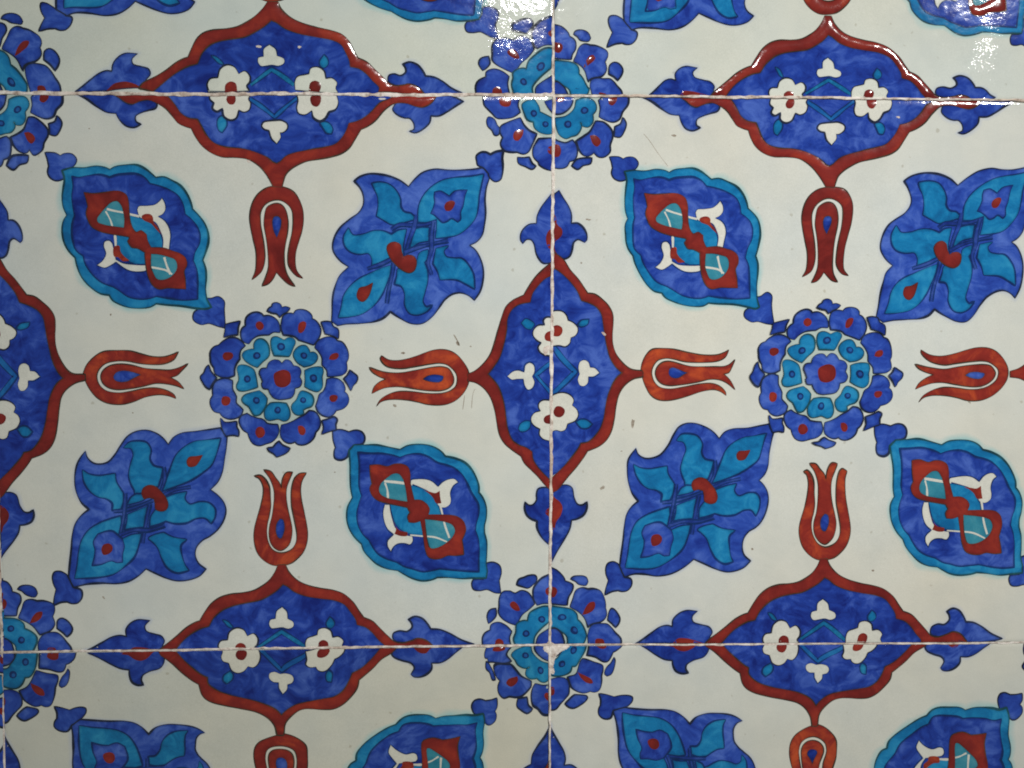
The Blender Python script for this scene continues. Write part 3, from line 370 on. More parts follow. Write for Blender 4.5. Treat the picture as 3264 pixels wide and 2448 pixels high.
('BR','tulL'): "G1>K3: 735,1160>1500,1310 1060,935>1673,1530 1070,1405>1300,1540 850,1160>1490,1405 890,1160>1490,1440 1500,1170>1490,2050 1000,1165>1482,1510 1240,1145>1482,1625",
('BR','B2'): "F4>K3: 340,785>500,1305 195,1000>310,1190 310,270>920,1280 440,385>850,1390 620,220>930,1530 215,500>720,1220 500,1135>210,1465 / F4>H2: 200,1475>1400,1430 25,1370>1555,1300 35,1625>1275,1280 275,1560>1320,1510",
('BR','A1'): "F2>K4: 105,175>1520,1180 145,570>1190,1190 105,420>1340,1175 105,700>1060,1175 220,945>880,1235 280,1120>720,1330 520,1275>560,1500 410,1010>815,1435 300,370>1355,1380 335,610>1110,1380 470,840>985,1490 525,165>1535,1590 300,150>1530,1400 / H3>K4: 430,1385>1640,1065 540,1645>1450,1110 720,1450>1600,1250",
('BR','qLL'): "H4>H2: 20,815>810,830 100,220>1440,860 190,340>1320,970 150,475>1175,900 30,365>1300,830 340,500>1145,1140 290,335>1305,1050 180,500>1110,960 380,655>985,1120 510,560>1120,1265 500,380>1270,1240 370,740>880,1130 500,645>975,1240 665,800>850,1420 490,790>845,1250 250,240>1375,1030 615,590>1050,1350 105,605>1030,865 205,710>925,1000",
('TL','caB'): "G7>F8: 65,740>95,372 600,495>560,100 500,490>470,95 410,625>375,225 715,660>665,250 690,725>600,312 760,665>720,268 830,610>800,212 800,720>690,365 520,710>470,300 430,745>320,378 1000,500>945,125 1070,540>1015,180 / G7>K7: 1240,290>420,310 1625,60>985,30 1683,60>1095,30 1663,205>1025,195 2060,255>1640,320 2308,475>1890,570 2258,530>1815,690 1330,700>610,865 1290,555>590,655 1145,700>385,840 1460,690>825,820 1200,500>450,560 1260,550>540,640 1988,690>1475,875 1998,555>1490,680 2148,680>1695,860 1843,690>1250,830 2038,475>1555,545 1658,385>1000,455 1553,520>885,620 1748,530>1165,610 1653,585>1025,705 / G7>K8: 2560,670>440,830 2668,490>570,650 2848,565>825,765 3198,690>1180,940 2543,620>450,790 2758,645>650,860",
('TL','tulB'): "G4>K7: 640,1135>1040,12",
('TL','B2'): "F4>H8: 200,1475>790,185 160,1380>650,130 580,1440>1230,185 845,1310>1590,15 1120,1415>1990,160 25,1370>480,60 35,1625>460,360 275,1560>815,290 220,1390>760,80 / F4>K7: 1375,1310>255,20",
('TL','A2'): "F5>K8: 630,1325>470,120 850,1415>730,215 980,1385>910,180 1410,1390>1340,190 1345,1335>1300,160 1000,1310>890,110 450,1270>200,0 / H2>K8: 75,235>1210,260 340,325>1540,390 330,70>1530,110",
('TL','qLR'): "H2>H1: 800,810>840,825 660,290>640,270 740,190>720,150 690,435>700,385 785,310>820,260 335,460>275,460 370,320>310,320 600,330>610,310 655,430>645,420 490,625>450,630 480,450>470,450 180,780>120,780 260,630>220,620 440,690>415,660 330,780>310,790 590,220>545,190 255,540>185,545 730,575>715,575 580,710>555,715 500,620>490,610 690,480>700,450 700,730>680,760",
('TL','qLL'): "H4>H3: 190,340>50,230 180,500>25,395 290,335>160,195 500,380>365,290 490,490>370,390 380,655>205,570 340,500>205,385 370,740>270,720 540,650>420,570 665,800>560,770 490,795>390,770 280,230>130,100 615,590>490,480 205,710>110,715 345,690>235,720 20,815>-120,815",
('TR','caB'): "G7>K1: 65,740>180,775 600,495>575,565 500,490>490,545 410,625>390,660 715,660>710,710 690,725>720,775 1000,500>1035,540 1070,540>1085,600 1240,290>1250,330 1625,60>1640,140 1683,60>1682,140 1663,205>1662,280 2060,255>2057,350 2308,475>2337,590 2258,530>2267,640 2560,670>2547,790 2668,490>2692,640 2848,565>2897,720 3198,690>3047,800 2543,620>2567,740 1330,700>1335,770 1290,555>1300,655 1145,700>1170,760 1460,690>1470,750 1200,500>1260,560 1988,690>2002,770 1998,555>2017,650 1843,690>1852,760 2148,680>2157,770 2038,500>2077,590 1658,385>1652,475 1553,520>1570,600 1748,530>1772,610 1653,585>1662,655",
('TR','tulB'): "G4>K2: 640,1135>30,115",
('TR','B2'): "F4>K1: 200,1475>40,250 580,1440>350,250 845,1310>590,110 1120,1415>840,205 1375,1310>1045,130 220,1390>15,185 1220,1320>905,135 1280,1190>970,30 275,1560>65,320 / F4>H1: 25,1370>1365,130 35,1625>1350,385",
('TR','A2'): "F5>K2: 630,1325>1010,205 850,1415>1180,290 980,1385>1330,255 1410,1390>1650,270 310,1090>720,10 380,1210>780,130 1000,1310>1320,205 1210,1180>1520,80",
('TR','qLL'): "H4>H1: 20,815>865,820 60,170>910,200 110,260>990,290 190,340>1045,400 150,475>1000,500 180,500>1040,520 290,335>1130,365 500,380>1340,430 510,560>1335,600 380,655>1170,690 340,500>1180,510 370,740>1195,760 500,645>1320,695 665,800>1480,825 490,800>1310,840 260,240>1105,275 615,590>1430,600 105,605>945,615 205,710>1065,750 345,690>1165,790 80,740>900,760",
}

# ------------------------------------------------------------------ materials
def new_mat(name):
    m = bpy.data.materials.new(name)
    m.use_nodes = True
    nt = m.node_tree
    bsdf = nt.nodes['Principled BSDF']
    return m, nt, bsdf


def N(nt, t, **kw):
    n = nt.nodes.new(t)
    for k, v in kw.items():
        if k in n.inputs:
            n.inputs[k].default_value = v
        else:
            setattr(n, k, v)
    return n


def ramp(nt, stops, fac=None, interp='LINEAR'):
    r = nt.nodes.new('ShaderNodeValToRGB')
    r.color_ramp.interpolation = interp
    el = r.color_ramp.elements
    while len(el) < len(stops):
        el.new(0.5)
    for e, (p, c) in zip(el, stops):
        e.position = p
        e.color = (c[0], c[1], c[2], 1)
    if fac is not None:
        nt.links.new(fac, r.inputs['Fac'])
    return r


def noise(nt, vec, scale, detail=3.0, rough=0.55, dist=0.0):
    n = N(nt, 'ShaderNodeTexNoise')
    n.inputs['Scale'].default_value = scale
    n.inputs['Detail'].default_value = detail
    n.inputs['Roughness'].default_value = rough
    n.inputs['Distortion'].default_value = dist
    nt.links.new(vec, n.inputs['Vector'])
    return n


def coords(nt, per_object=True):
    """tile coordinates, shifted from tile to tile so that no two tiles carry the same strokes"""
    g = N(nt, 'ShaderNodeNewGeometry')
    return g.outputs['Position']


def mixc(nt, a, b, fac, mode='MIX'):
    m = N(nt, 'ShaderNodeMix', data_type='RGBA', blend_type=mode)
    for sock, v in ((m.inputs[6], a), (m.inputs[7], b)):
        if isinstance(v, (tuple, list)):
            sock.default_value = (v[0], v[1], v[2], 1)
        else:
            nt.links.new(v, sock)
    if isinstance(fac, (int, float)):
        m.inputs[0].default_value = fac
    else:
        nt.links.new(fac, m.inputs[0])
    return m.outputs[2]


def glaze_bump(nt, bsdf, vec, strength=1.0):
    """orange-peel of the glaze: broad waves, small ripples and pin-sized pits where the glaze was rough"""
    n1 = noise(nt, vec, 70.0, 2.0)
    n2 = noise(nt, vec, 420.0, 2.0)
    n3 = noise(nt, vec, 1900.0, 1.0)
    nm = noise(nt, vec, 22.0, 2.0)
    mr = N(nt, 'ShaderNodeMapRange')
    mr.inputs['From Min'].default_value = 0.52
    mr.inputs['From Max'].default_value = 0.66
    nt.links.new(nm.outputs['Fac'], mr.inputs['Value'])
    mu = N(nt, 'ShaderNodeMath', operation='MULTIPLY')
    nt.links.new(n3.outputs['Fac'], mu.inputs[0])
    nt.links.new(mr.outputs['Result'], mu.inputs[1])
    b1 = N(nt, 'ShaderNodeBump')
    b1.inputs['Strength'].default_value = 0.5 * strength
    b1.inputs['Distance'].default_value = 0.0004
    nt.links.new(n1.outputs['Fac'], b1.inputs['Height'])
    b2 = N(nt, 'ShaderNodeBump')
    b2.inputs['Strength'].default_value = 0.5 * strength
    b2.inputs['Distance'].default_value = 0.00009
    nt.links.new(n2.outputs['Fac'], b2.inputs['Height'])
    nt.links.new(b1.outputs['Normal'], b2.inputs['Normal'])
    b3 = N(nt, 'ShaderNodeBump')
    b3.inputs['Strength'].default_value = 0.6 * strength
    b3.inputs['Distance'].default_value = 0.00007
    nt.links.new(mu.outputs[0], b3.inputs['Height'])
    nt.links.new(b2.outputs['Normal'], b3.inputs['Normal'])
    nt.links.new(b3.outputs['Normal'], bsdf.inputs['Normal'])


def finish(bsdf, rough=0.1, ior=1.5):
    bsdf.inputs['Roughness'].default_value = rough
    bsdf.inputs['IOR'].default_value = ior


def glaze_color(nt, vec, base=(0.722, 0.722, 0.655)):
    a = noise(nt, vec, 9.0, 3.0)
    r = ramp(nt, [(0.3, (base[0] * .95, base[1] * 1.0, base[2] * 1.06)), (0.7, (base[0] * 1.03, base[1] * 1.0, base[2] * .95))], a.outputs['Fac'])
    b = noise(nt, vec, 55.0, 4.0, 0.6)
    r2 = ramp(nt, [(0.35, (0.93, 0.94, 0.95)), (0.6, (1, 1, 1))], b.outputs['Fac'])
    c = mixc(nt, r.outputs[0], r2.outputs[0], 1.0, 'MULTIPLY')
    # body grain seen through the glaze, and rare iron specks
    g = noise(nt, vec, 2600.0, 2.0)
    r3 = ramp(nt, [(0.3, (0.90, 0.90, 0.89)), (0.7, (1.05, 1.05, 1.05))], g.outputs['Fac'])
    c = mixc(nt, c, r3.outputs[0], 0.8, 'MULTIPLY')
    s = noise(nt, vec, 330.0, 0.0)
    r4 = ramp(nt, [(0.80, (1, 1, 1)), (0.86, (0.72, 0.68, 0.62))], s.outputs['Fac'])
    c = mixc(nt, c, r4.outputs[0], 0.7, 'MULTIPLY')
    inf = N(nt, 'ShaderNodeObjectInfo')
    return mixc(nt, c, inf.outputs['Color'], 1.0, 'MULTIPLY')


def paint_mat(name, dark, mid, light, edge_dark=0.25, scale=1.0, rough=0.07, stroke=(1.0, 1.0, 1.25), contrast=1.0, edge_tint=None):
    m, nt, bsdf = new_mat(name)
    vec = coords(nt)
    inf = N(nt, 'ShaderNodeObjectInfo')
    mp = N(nt, 'ShaderNodeMapping')
    mp.inputs['Scale'].default_value = stroke
    nt.links.new(vec, mp.inputs['Vector'])
    # strokes swing with a slow noise so that they follow no single direction
    wob = noise(nt, vec, 30.0, 2.0)
    vm = N(nt, 'ShaderNodeVectorMath', operation='SCALE')
    nt.links.new(wob.outputs['Color'], vm.inputs[0])
    vm.inputs['Scale'].default_value = 0.03
    va = N(nt, 'ShaderNodeVectorMath', operation='ADD')
    nt.links.new(mp.outputs[0], va.inputs[0])
    nt.links.new(vm.outputs[0], va.inputs[1])
    n1 = noise(nt, va.outputs[0], 130.0 * scale, 5.0, 0.62, 0.6)
    n2 = noise(nt, vec, 45.0 * scale, 3.0)
    ad = N(nt, 'ShaderNodeMath', operation='MULTIPLY_ADD')
    nt.links.new(n1.outputs['Fac'], ad.inputs[0])
    ad.inputs[1].default_value = 0.65
    mu = N(nt, 'ShaderNodeMath', operation='MULTIPLY')
    nt.links.new(n2.outputs['Fac'], mu.inputs[0])
    mu.inputs[1].default_value = 0.35
    nt.links.new(mu.outputs[0], ad.inputs[2])
    rn = N(nt, 'ShaderNodeMath', operation='MULTIPLY_ADD')
    nt.links.new(inf.outputs['Random'], rn.inputs[0])
    rn.inputs[1].default_value = 0.07
    nt.links.new(ad.outputs[0], rn.inputs[2])
    w = 0.17 / contrast
    r = ramp(nt, [(0.535 - w, dark), (0.535, mid), (0.535 + w, light)], rn.outputs[0])
    col = r.outputs[0]
    at = N(nt, 'ShaderNodeAttribute', attribute_name='edge')
    er = ramp(nt, [(0.0, (1 - edge_dark,) * 3), (0.35, (1, 1, 1))], at.outputs['Fac'], 'EASE')
    col = mixc(nt, col, er.outputs[0], 1.0, 'MULTIPLY')
    gr = noise(nt, vec, 2600.0, 2.0)
    r3 = ramp(nt, [(0.3, (0.85, 0.85, 0.86)), (0.7, (1.1, 1.1, 1.1))], gr.outputs['Fac'])
    col = mixc(nt, col, r3.outputs[0], 0.8, 'MULTIPLY')
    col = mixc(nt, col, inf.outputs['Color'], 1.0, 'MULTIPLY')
    nt.links.new(col, bsdf.inputs['Base Color'])
    finish(bsdf, rough)
    glaze_bump(nt, bsdf, vec, 0.8)
    return m


MAT = {}
m, nt, bs = new_mat('white_glaze')
v = coords(nt)
nt.links.new(glaze_color(nt, v), bs.inputs['Base Color'])
finish(bs, 0.045)
glaze_bump(nt, bs, v)
MAT['glaze'] = m
MAT['B'] = paint_mat('cobalt_paint', (0.005, 0.018, 0.20), (0.016, 0.055, 0.37), (0.070, 0.145, 0.55), 0.32, contrast=1.25)
MAT['L'] = paint_mat('thin_cobalt_paint', (0.010, 0.032, 0.275), (0.026, 0.078, 0.44), (0.085, 0.170, 0.60), 0.35, contrast=1.2)
MAT['C'] = paint_mat('turquoise_paint', (0.003, 0.125, 0.33), (0.007, 0.202, 0.46), (0.028, 0.30, 0.56), 0.30, contrast=1.2)
MAT['M'] = paint_mat('faint_turquoise_paint', (0.004, 0.07, 0.30), (0.008, 0.115, 0.39), (0.02, 0.20, 0.48), 0.0)
MAT['T'] = paint_mat('pale_turquoise_paint', (0.02, 0.19, 0.29), (0.04, 0.26, 0.36), (0.09, 0.34, 0.42), 0.1)
MAT['R'] = paint_mat('bole_red_paint', (0.14, 0.011, 0.010), (0.235, 0.020, 0.016), (0.38, 0.040, 0.020), 0.2, 0.6, 0.13)
MAT['O'] = paint_mat('thin_bole_paint', (0.17, 0.013, 0.011), (0.29, 0.027, 0.018), (0.56, 0.085, 0.024), 0.2, 0.7, 0.13, contrast=1.1)
MAT['W'] = paint_mat('reserved_white', (0.67, 0.67, 0.60), (0.745, 0.74, 0.66), (0.78, 0.77, 0.69), 0.06)
MAT['P'] = paint_mat('pale_aqua_ground', (0.40, 0.49, 0.46), (0.47, 0.56, 0.52), (0.56, 0.62, 0.56), 0.0)
MAT['N'] = paint_mat('navy_paint', (0.003, 0.017, 0.085), (0.005, 0.030, 0.145), (0.010, 0.052, 0.22), 0.0)
MAT['K'] = paint_mat('black_ink', (0.007, 0.012, 0.030), (0.013, 0.020, 0.050), (0.030, 0.045, 0.11), 0.0)
MAT['G'] = paint_mat('green_black_ink', (0.006, 0.035, 0.05), (0.010, 0.065, 0.09), (0.02, 0.13, 0.17), 0.0)
MAT['D'] = paint_mat('brown_black_ink', (0.022, 0.016, 0.010), (0.045, 0.032, 0.020), (0.11, 0.06, 0.035), 0.0)
MAT['S'] = paint_mat('iron_stain', (0.20, 0.15, 0.11), (0.33, 0.28, 0.22), (0.52, 0.48, 0.41), 0.0, 4.0)
MAT['H'] = paint_mat('bare_clay_chip', (0.45, 0.33, 0.27), (0.66, 0.55, 0.48), (0.80, 0.74, 0.68), 0.0, 4.0, 0.7)


def bleed_mat(name, tint, amount):
    m, nt, bsdf = new_mat(name)
    vec = coords(nt)
    c = glaze_color(nt, vec)
    at = N(nt, 'ShaderNodeAttribute', attribute_name='edge')
    nz = noise(nt, vec, 160.0, 3.0)
    mu = N(nt, 'ShaderNodeMath', operation='MULTIPLY')
    nt.links.new(at.outputs['Fac'], mu.inputs[0])
    nt.links.new(nz.outputs['Fac'], mu.inputs[1])
    mu2 = N(nt, 'ShaderNodeMath', operation='MULTIPLY')
    nt.links.new(mu.outputs[0], mu2.inputs[0])
    mu2.inputs[1].default_value = amount
    nt.links.new(mixc(nt, c, tint, mu2.outputs[0]), bsdf.inputs['Base Color'])
    finish(bsdf, 0.055)
    glaze_bump(nt, bsdf, vec)
    return m


MAT['bC'] = bleed_mat('turquoise_bleed', (0.10, 0.50, 0.55), 1.0)
MAT['bB'] = bleed_mat('cobalt_bleed', (0.30, 0.38, 0.62), 0.8)

m, nt, bs = new_mat('lime_mortar')
v = coords(nt)
n1 = noise(nt, v, 260.0, 4.0, 0.7)
n2 = noise(nt, v, 18.0, 2.0)
r = ramp(nt, [(0.28, (0.24, 0.16, 0.12)), (0.43, (0.62, 0.52, 0.45)), (0.58, (0.90, 0.83, 0.76))], n1.outputs['Fac'])
r2 = ramp(nt, [(0.36, (0.74, 0.66, 0.60)), (0.52, (1, 1, 1))], n2.outputs['Fac'])
nt.links.new(mixc(nt, r.outputs[0], r2.outputs[0], 1.0, 'MULTIPLY'), bs.inputs['Base Color'])
bs.inputs['Roughness'].default_value = 0.9
bp = N(nt, 'ShaderNodeBump')
bp.inputs['Strength'].default_value = 0.9
bp.inputs['Distance'].default_value = 0.0004
nt.links.new(n1.outputs['Fac'], bp.inputs['Height'])
nt.links.new(bp.outputs['Normal'], bs.inputs['Normal'])
MAT['mortar'] = m

# ------------------------------------------------------------------ shapes -> template meshes (pixel space of the photograph)
STEP = 4.5
GRID = 11.0


def parse_pts(s):
    pts, cor = [], []
    for tok in s.split():
        c = tok.endswith('*')
        x, y = tok.rstrip('*').split(',')[:2]
        pts.append((float(x), float(y)))
        cor.append(c)
    return np.array(pts), cor


def spline(pts, cor, closed=True, step=STEP):
    """smooth line through the points, broken at the corners"""
    n = len(pts)
    out = []
    rng = range(n if closed else n - 1)
    for i in rng:
        p1, p2 = pts[i], pts[(i + 1) % n]
        c1, c2 = cor[i], cor[(i + 1) % n]
        p0 = pts[i - 1] if (closed or i > 0) else p1 * 2 - p2
        p3 = pts[(i + 2) % n] if (closed or i + 2 < n) else p2 * 2 - p1
        if c1:
            p0 = p1 * 2 - p2 if c2 else p1 - (p2 - p1) * .5
        if c2:
            p3 = p2 * 2 - p1 if c1 else p2 + (p2 - p1) * .5
        L = np.linalg.norm(p2 - p1)
        k = max(1, int(round(L / step)))
        d01 = max(np.linalg.norm(p1 - p0), 1e-6) ** .5
        d12 = max(L, 1e-6) ** .5
        d23 = max(np.linalg.norm(p3 - p2), 1e-6) ** .5
        t0, t1 = 0.0, d01
        t2 = t1 + d12
        t3 = t2 + d23
        for j in range(k):
            t = t1 + (t2 - t1) * j / k
            A1 = (t1 - t) / (t1 - t0) * p0 + (t - t0) / (t1 - t0) * p1
            A2 = (t2 - t) / (t2 - t1) * p1 + (t - t1) / (t2 - t1) * p2
            A3 = (t3 - t) / (t3 - t2) * p2 + (t - t2) / (t3 - t2) * p3
            B1 = (t2 - t) / (t2 - t0) * A1 + (t - t0) / (t2 - t0) * A2
            B2 = (t3 - t) / (t3 - t1) * A2 + (t - t1) / (t3 - t1) * A3
            out.append((t2 - t) / (t2 - t1) * B1 + (t - t1) / (t2 - t1) * B2)
    if not closed:
        out.append(pts[-1])
    return np.array(out)


def area(p):
    x, y = p[:, 0], p[:, 1]
    return 0.5 * np.sum(x * np.roll(y, -1) - np.roll(x, -1) * y)


def inside(q, loops):
    r = np.zeros(len(q), bool)
    for lp in loops:
        a = lp
        b = np.roll(lp, -1, 0)
        for i in range(len(a)):
            y1, y2 = a[i, 1], b[i, 1]
            if y1 == y2:
                continue
            c = ((y1 > q[:, 1]) != (y2 > q[:, 1]))
            if c.any():
                xi = a[i, 0] + (q[:, 1] - y1) * (b[i, 0] - a[i, 0]) / (y2 - y1)
                r ^= c & (q[:, 0] < xi)
    return r


def dist_to(q, loops):
    d = np.full(len(q), 1e9)
    for lp in loops:
        a = lp
        b = np.roll(lp, -1, 0)
        e = b - a
        L = np.maximum((e ** 2).sum(1), 1e-9)
        for i in range(0, len(q), 2000):
            w = q[i:i + 2000, None, :] - a[None]
            t = np.clip((w * e[None]).sum(2) / L[None], 0, 1)
            d[i:i + 2000] = np.minimum(d[i:i + 2000], np.linalg.norm(w - t[..., None] * e[None], axis=2).min(1))
    return d


def fill(loops, grid):
    allp = np.concatenate(loops)
    lo, hi = allp.min(0), allp.max(0)
    gx = np.arange(lo[0], hi[0], grid)
    gy = np.arange(lo[1], hi[1], grid)
    X, Y = np.meshgrid(gx, gy)
    X = X + (np.arange(len(gy)) % 2)[:, None] * grid * .5
    q = np.stack([X.ravel(), Y.ravel()], 1)
    if len(q):
        q = q[inside(q, loops)]
    if len(q):
        q = q[dist_to(q, loops) > grid * .45]
    verts = [Vector((float(x), float(y))) for x, y in np.concatenate([allp, q])]
    edges, o = [], 0
    for lp in loops:
        n = len(lp)
        edges += [(o + i, o + (i + 1) % n) for i in range(n)]
        o += n
    vo, _, fo, *_ = delaunay_2d_cdt(verts, edges, [], 0, 1e-4)
    V = np.array([(p.x, p.y) for p in vo])
    F = np.array([f for f in fo if len(f) == 3], int)
    cen = V[F].mean(1)
    F = F[inside(cen, loops)]
    d = dist_to(V, loops)
    return V, F, d


def smooth_noise(n, period, lo, hi):
    k = max(3, int(n / period))
    c = RNG.random(k)
    x = np.arange(n) / n * k
    i = x.astype(int)
    f = x - i
    f = f * f * (3 - 2 * f)
    return lo + (hi - lo) * (c[i % k] * (1 - f) + c[(i + 1) % k] * f)


def ribbon(lp, w, out_shift, lo=.38, hi=1.4):
    t = np.roll(lp, -1, 0) - np.roll(lp, 1, 0)
    t /= np.maximum(np.linalg.norm(t, axis=1, keepdims=True), 1e-9)
    nrm = np.stack([t[:, 1], -t[:, 0]], 1) * (1 if area(lp) > 0 else -1)     # outward
    ww = w * smooth_noise(len(lp), 11, lo, hi) * smooth_noise(len(lp), 40, .75, 1.15)
    a = lp + nrm * (ww * (out_shift + .5))[:, None]
    b = lp + nrm * (ww * (out_shift - .5))[:, None]
    n = len(lp)
    V = np.concatenate([a, b])
    i = np.arange(n)
    j = (i + 1) % n
    F = np.concatenate([np.stack([i, j, j + n], 1), np.stack([i, j + n, i + n], 1)])
    return V, F


def offset(lp, r):
    t = np.roll(lp, -2, 0) - np.roll(lp, 2, 0)
    t /= np.maximum(np.linalg.norm(t, axis=1, keepdims=True), 1e-9)
    return lp + np.stack([t[:, 1], -t[:, 0]], 1) * (r if area(lp) > 0 else -r)


class Part:
    __slots__ = ('group', 'name', 'V', 'F', 'M', 'mats', 'edge', 'h', 'dome')


def build_parts():
    parts = []
    lines = [l for l in SHAPES.strip().split('\n') if l.strip()]
    gi = {}
    for li, line in enumerate(lines):
        f = line.split('|')
        g, name, paint, opt, fr = f[:5]
        opts = {}
        for o in opt.split(','):
            if o:
                kv = o.split('=')
                opts[kv[0]] = kv[1] if len(kv) > 1 else True
        gid = gi.setdefault(g, len(gi))
        idx = sum(1 for p in parts if p.group == g)
        z = 0.025 + 0.012 * idx + 0.0006 * gid
        if 'c' in opts:
            for tok in f[5].split():
                x, y, rr = map(float, tok.split(','))
                a = np.linspace(0, 2 * np.pi, 26, endpoint=False)
                s1 = 1 + smooth_noise(26, 5, -.12, .12)
                ring = np.stack([x + rr * s1 * np.cos(a), y + rr * s1 * np.sin(a) * RNG.uniform(.9, 1.1)], 1)
                inn = np.stack([x + 3 + rr * .5 * s1 * np.cos(a), y - 2 + rr * .5 * np.sin(a)], 1)
                ring, inn = fpx(fr, ring), fpx(fr, inn)
                p = Part()
                p.group, p.name = g, name
                V1, F1, d1 = fill([ring, inn], 8)
                V2, F2, d2 = fill([inn], 8)
                p.V = np.concatenate([V1, V2])
                p.F = np.concatenate([F1, F2 + len(V1)])
                p.M = np.array([0] * len(F1) + [1] * len(F2))
                p.mats = ['N', 'eye']
                p.edge = np.concatenate([d1, d2]) / 28.0
                p.h = np.full(len(p.V), z)
                p.dome = np.zeros(len(p.V))
                parts.append(p)
            continue
        pts, cor = parse_pts(f[5])
        pts = fpx(fr, pts)
        sc = FR[fr][2]
        if 's' in opts:
            mid = spline(pts, [False] + [len(pts) == 5 and i == 2 for i in range(1, len(pts) - 1)] + [False], False)
            t = np.gradient(mid, axis=0)
            t /= np.maximum(np.linalg.norm(t, axis=1, keepdims=True), 1e-9)
            nr = np.stack([t[:, 1], -t[:, 0]], 1)
            w = float(opts['s']) * sc * .5 * smooth_noise(len(mid), 8, .75, 1.2)
            loop = np.concatenate([mid + nr * w[:, None], (mid - nr * w[:, None])[::-1]])
        else:
            loop = spline(pts, cor)
        grow = {'petal': 3.0, 'bud': 2.0, 'inner_petal': 2.0, 'leaf_lobe': 2.0}.get(name, 0.0)
        if grow:
            loop = offset(loop, grow)
        loops = [loop]
        for extra in f[6:]:
            hp, hc = parse_pts(extra)
            loops.append(spline(fpx(fr, hp), hc))
        if 'h' in opts:
            nf = lines[li + 1].split('|')
            hp, hc = parse_pts(nf[5])
            loops.append(spline(fpx(nf[4], hp), hc))
        dome = float(opts.get('d', 0.010)) * (0.55 if 'd' in opts else 1.0)
        V, F, d = fill(loops, GRID if ('d' in opts or name != 'cartouche_field') else 16)
        rr = 13.0
        q01 = np.clip(d / rr, 0, 1)
        prof = q01 * (2 - q01)
        p = Part()
        p.group, p.name = g, name
        if paint == 'B' and name in ('petal', 'bud', 'leaf_medallion', 'leaf_flower', 'rosette_heart'):
            paint = 'L'
        if name in ('tulip_cup', 'tulip_heart', 'flourish_spot') and g != 'tulT':
            paint = 'O'
        if name == 'chevron' and g != 'caB':
            paint = 'M'
        p.mats = [paint]
        Vs, Fs, Ms, Es, Hs = [V], [F], [np.zeros(len(F), int)], [np.clip(d / 28.0, 0, 1)], [np.full(len(V), z)]
        dm = dome * prof
        o = len(V)
        if 'o' in opts:
            p.mats.append(opts.get('k', 'K'))
            for li2, lp in enumerate(loops):
                V2, F2 = ribbon(lp, float(opts['o']), 0.3 if 'd' in opts else 0.0)
                if 's' in opts:                      # a drawn line is open at its two ends
                    k = len(lp)
                    h2 = k // 2
                    e = F2.min(1) % k
                    a = F2[:, 0] % k
                    F2 = F2[~np.isin(a, (h2 - 1, k - 1))]
                Vs.append(V2)
                Fs.append(F2 + o)
                Ms.append(np.full(len(F2), len(p.mats) - 1))
                Es.append(np.ones(len(V2)))
                Hs.append(np.full(len(V2), z + (0.006 if 'd' in opts else 0.0105)))
                o += len(V2)
        b = opts.get('b') or ('B' if name in ('leaf_medallion', 'finial') else None)
        if b:
            p.mats.append('b' + b)
            V2, F2 = ribbon(loop, 20.0 if b == 'C' else 13.0, 0.5, .7, 1.3)
            Vs.append(V2)
            Fs.append(F2 + o)
            Ms.append(np.full(len(F2), len(p.mats) - 1))
            n = len(V2) // 2
            Es.append(np.concatenate([np.zeros(n), np.ones(n)]))
            Hs.append(np.concatenate([np.full(n, 0.008), np.full(n, 0.022)]))
        p.V, p.F, p.M = np.concatenate(Vs), np.concatenate(Fs), np.concatenate(Ms)
        p.edge, p.h = np.concatenate(Es), np.concatenate(Hs)
        p.dome = np.concatenate([dm, np.zeros(len(p.h) - len(dm))])
        parts.append(p)
    return parts


MAT['eye'] = paint_mat('eye_blue', (0.012, 0.06, 0.28), (0.016, 0.10, 0.36), (0.02, 0.16, 0.45), 0.0)
PARTS = build_parts()

# ------------------------------------------------------------------ the tile grid
PITCH = 0.24
nodes = {}
for (i, j), px in {(1, 1): (-39, 297), (2, 1): (1764, 303.5), (3, 1): (3500, 321),
                   (1, 2): (6, 2079), (2, 2): (1752, 2056), (3, 2): (3492, 2047)}.items():
    nodes[i, j] = px2wall(px)[0]
for i in (1, 2, 3):
    nodes[i, 0] = nodes[i, 1] + np.array([0, PITCH])
    nodes[i, 3] = nodes[i, 2] - np.array([0, PITCH])
for j in range(4):
    nodes[0, j] = nodes[1, j] - np.array([PITCH, 0])
    nodes[4, j] = nodes[3, j] + np.array([PITCH, 0])


def homography(src, dst):
    A, b = [], []
    for (x, y), (u, v) in zip(src, dst):
        A.append([x, y, 1, 0, 0, 0, -u * x, -u * y])
        b.append(u)
        A.append([0, 0, 0, x, y, 1, -v * x, -v * y])
        b.append(v)
    h = np.linalg.solve(np.array(A), np.array(b))
    return np.append(h, 1).reshape(3, 3)


def hmap(H, p):
    q = np.concatenate([p, np.ones((len(p), 1))], 1) @ H.T
    return q[:, :2] / q[:, 2:]


UNIT = [(0, 0), (1, 0), (1, 1), (0, 1)]          # upper-left, upper-right, lower-right, lower-left (v down)


def quad(ci, rj):
    return np.array([nodes[ci, rj], nodes[ci + 1, rj], nodes[ci + 1, rj + 1], nodes[ci, rj + 1]])


TILES = {  # key: column, row, turned a quarter
    'TL': (1, 0, 0), 'TR': (2, 0, 0), 'ML': (1, 1, 0), 'MR': (2, 1, 0), 'BL': (1, 2, 1), 'BR': (2, 2, 1)}
HOME = {'caL': 'MR', 'qUL': 'MR'}


def parse_anchor(s):
    S, D = [], []
    for blk in s.split('/'):
        head, body = blk.split(':')
        a, b = head.strip().split('>')
        for tok in body.split():
            l, r = tok.split('>')
            S.append(fpx(a, [float(t) for t in l.split(',')]))
            D.append(fpx(b, [float(t) for t in r.split(',')]))
    return np.array(S), np.array(D)


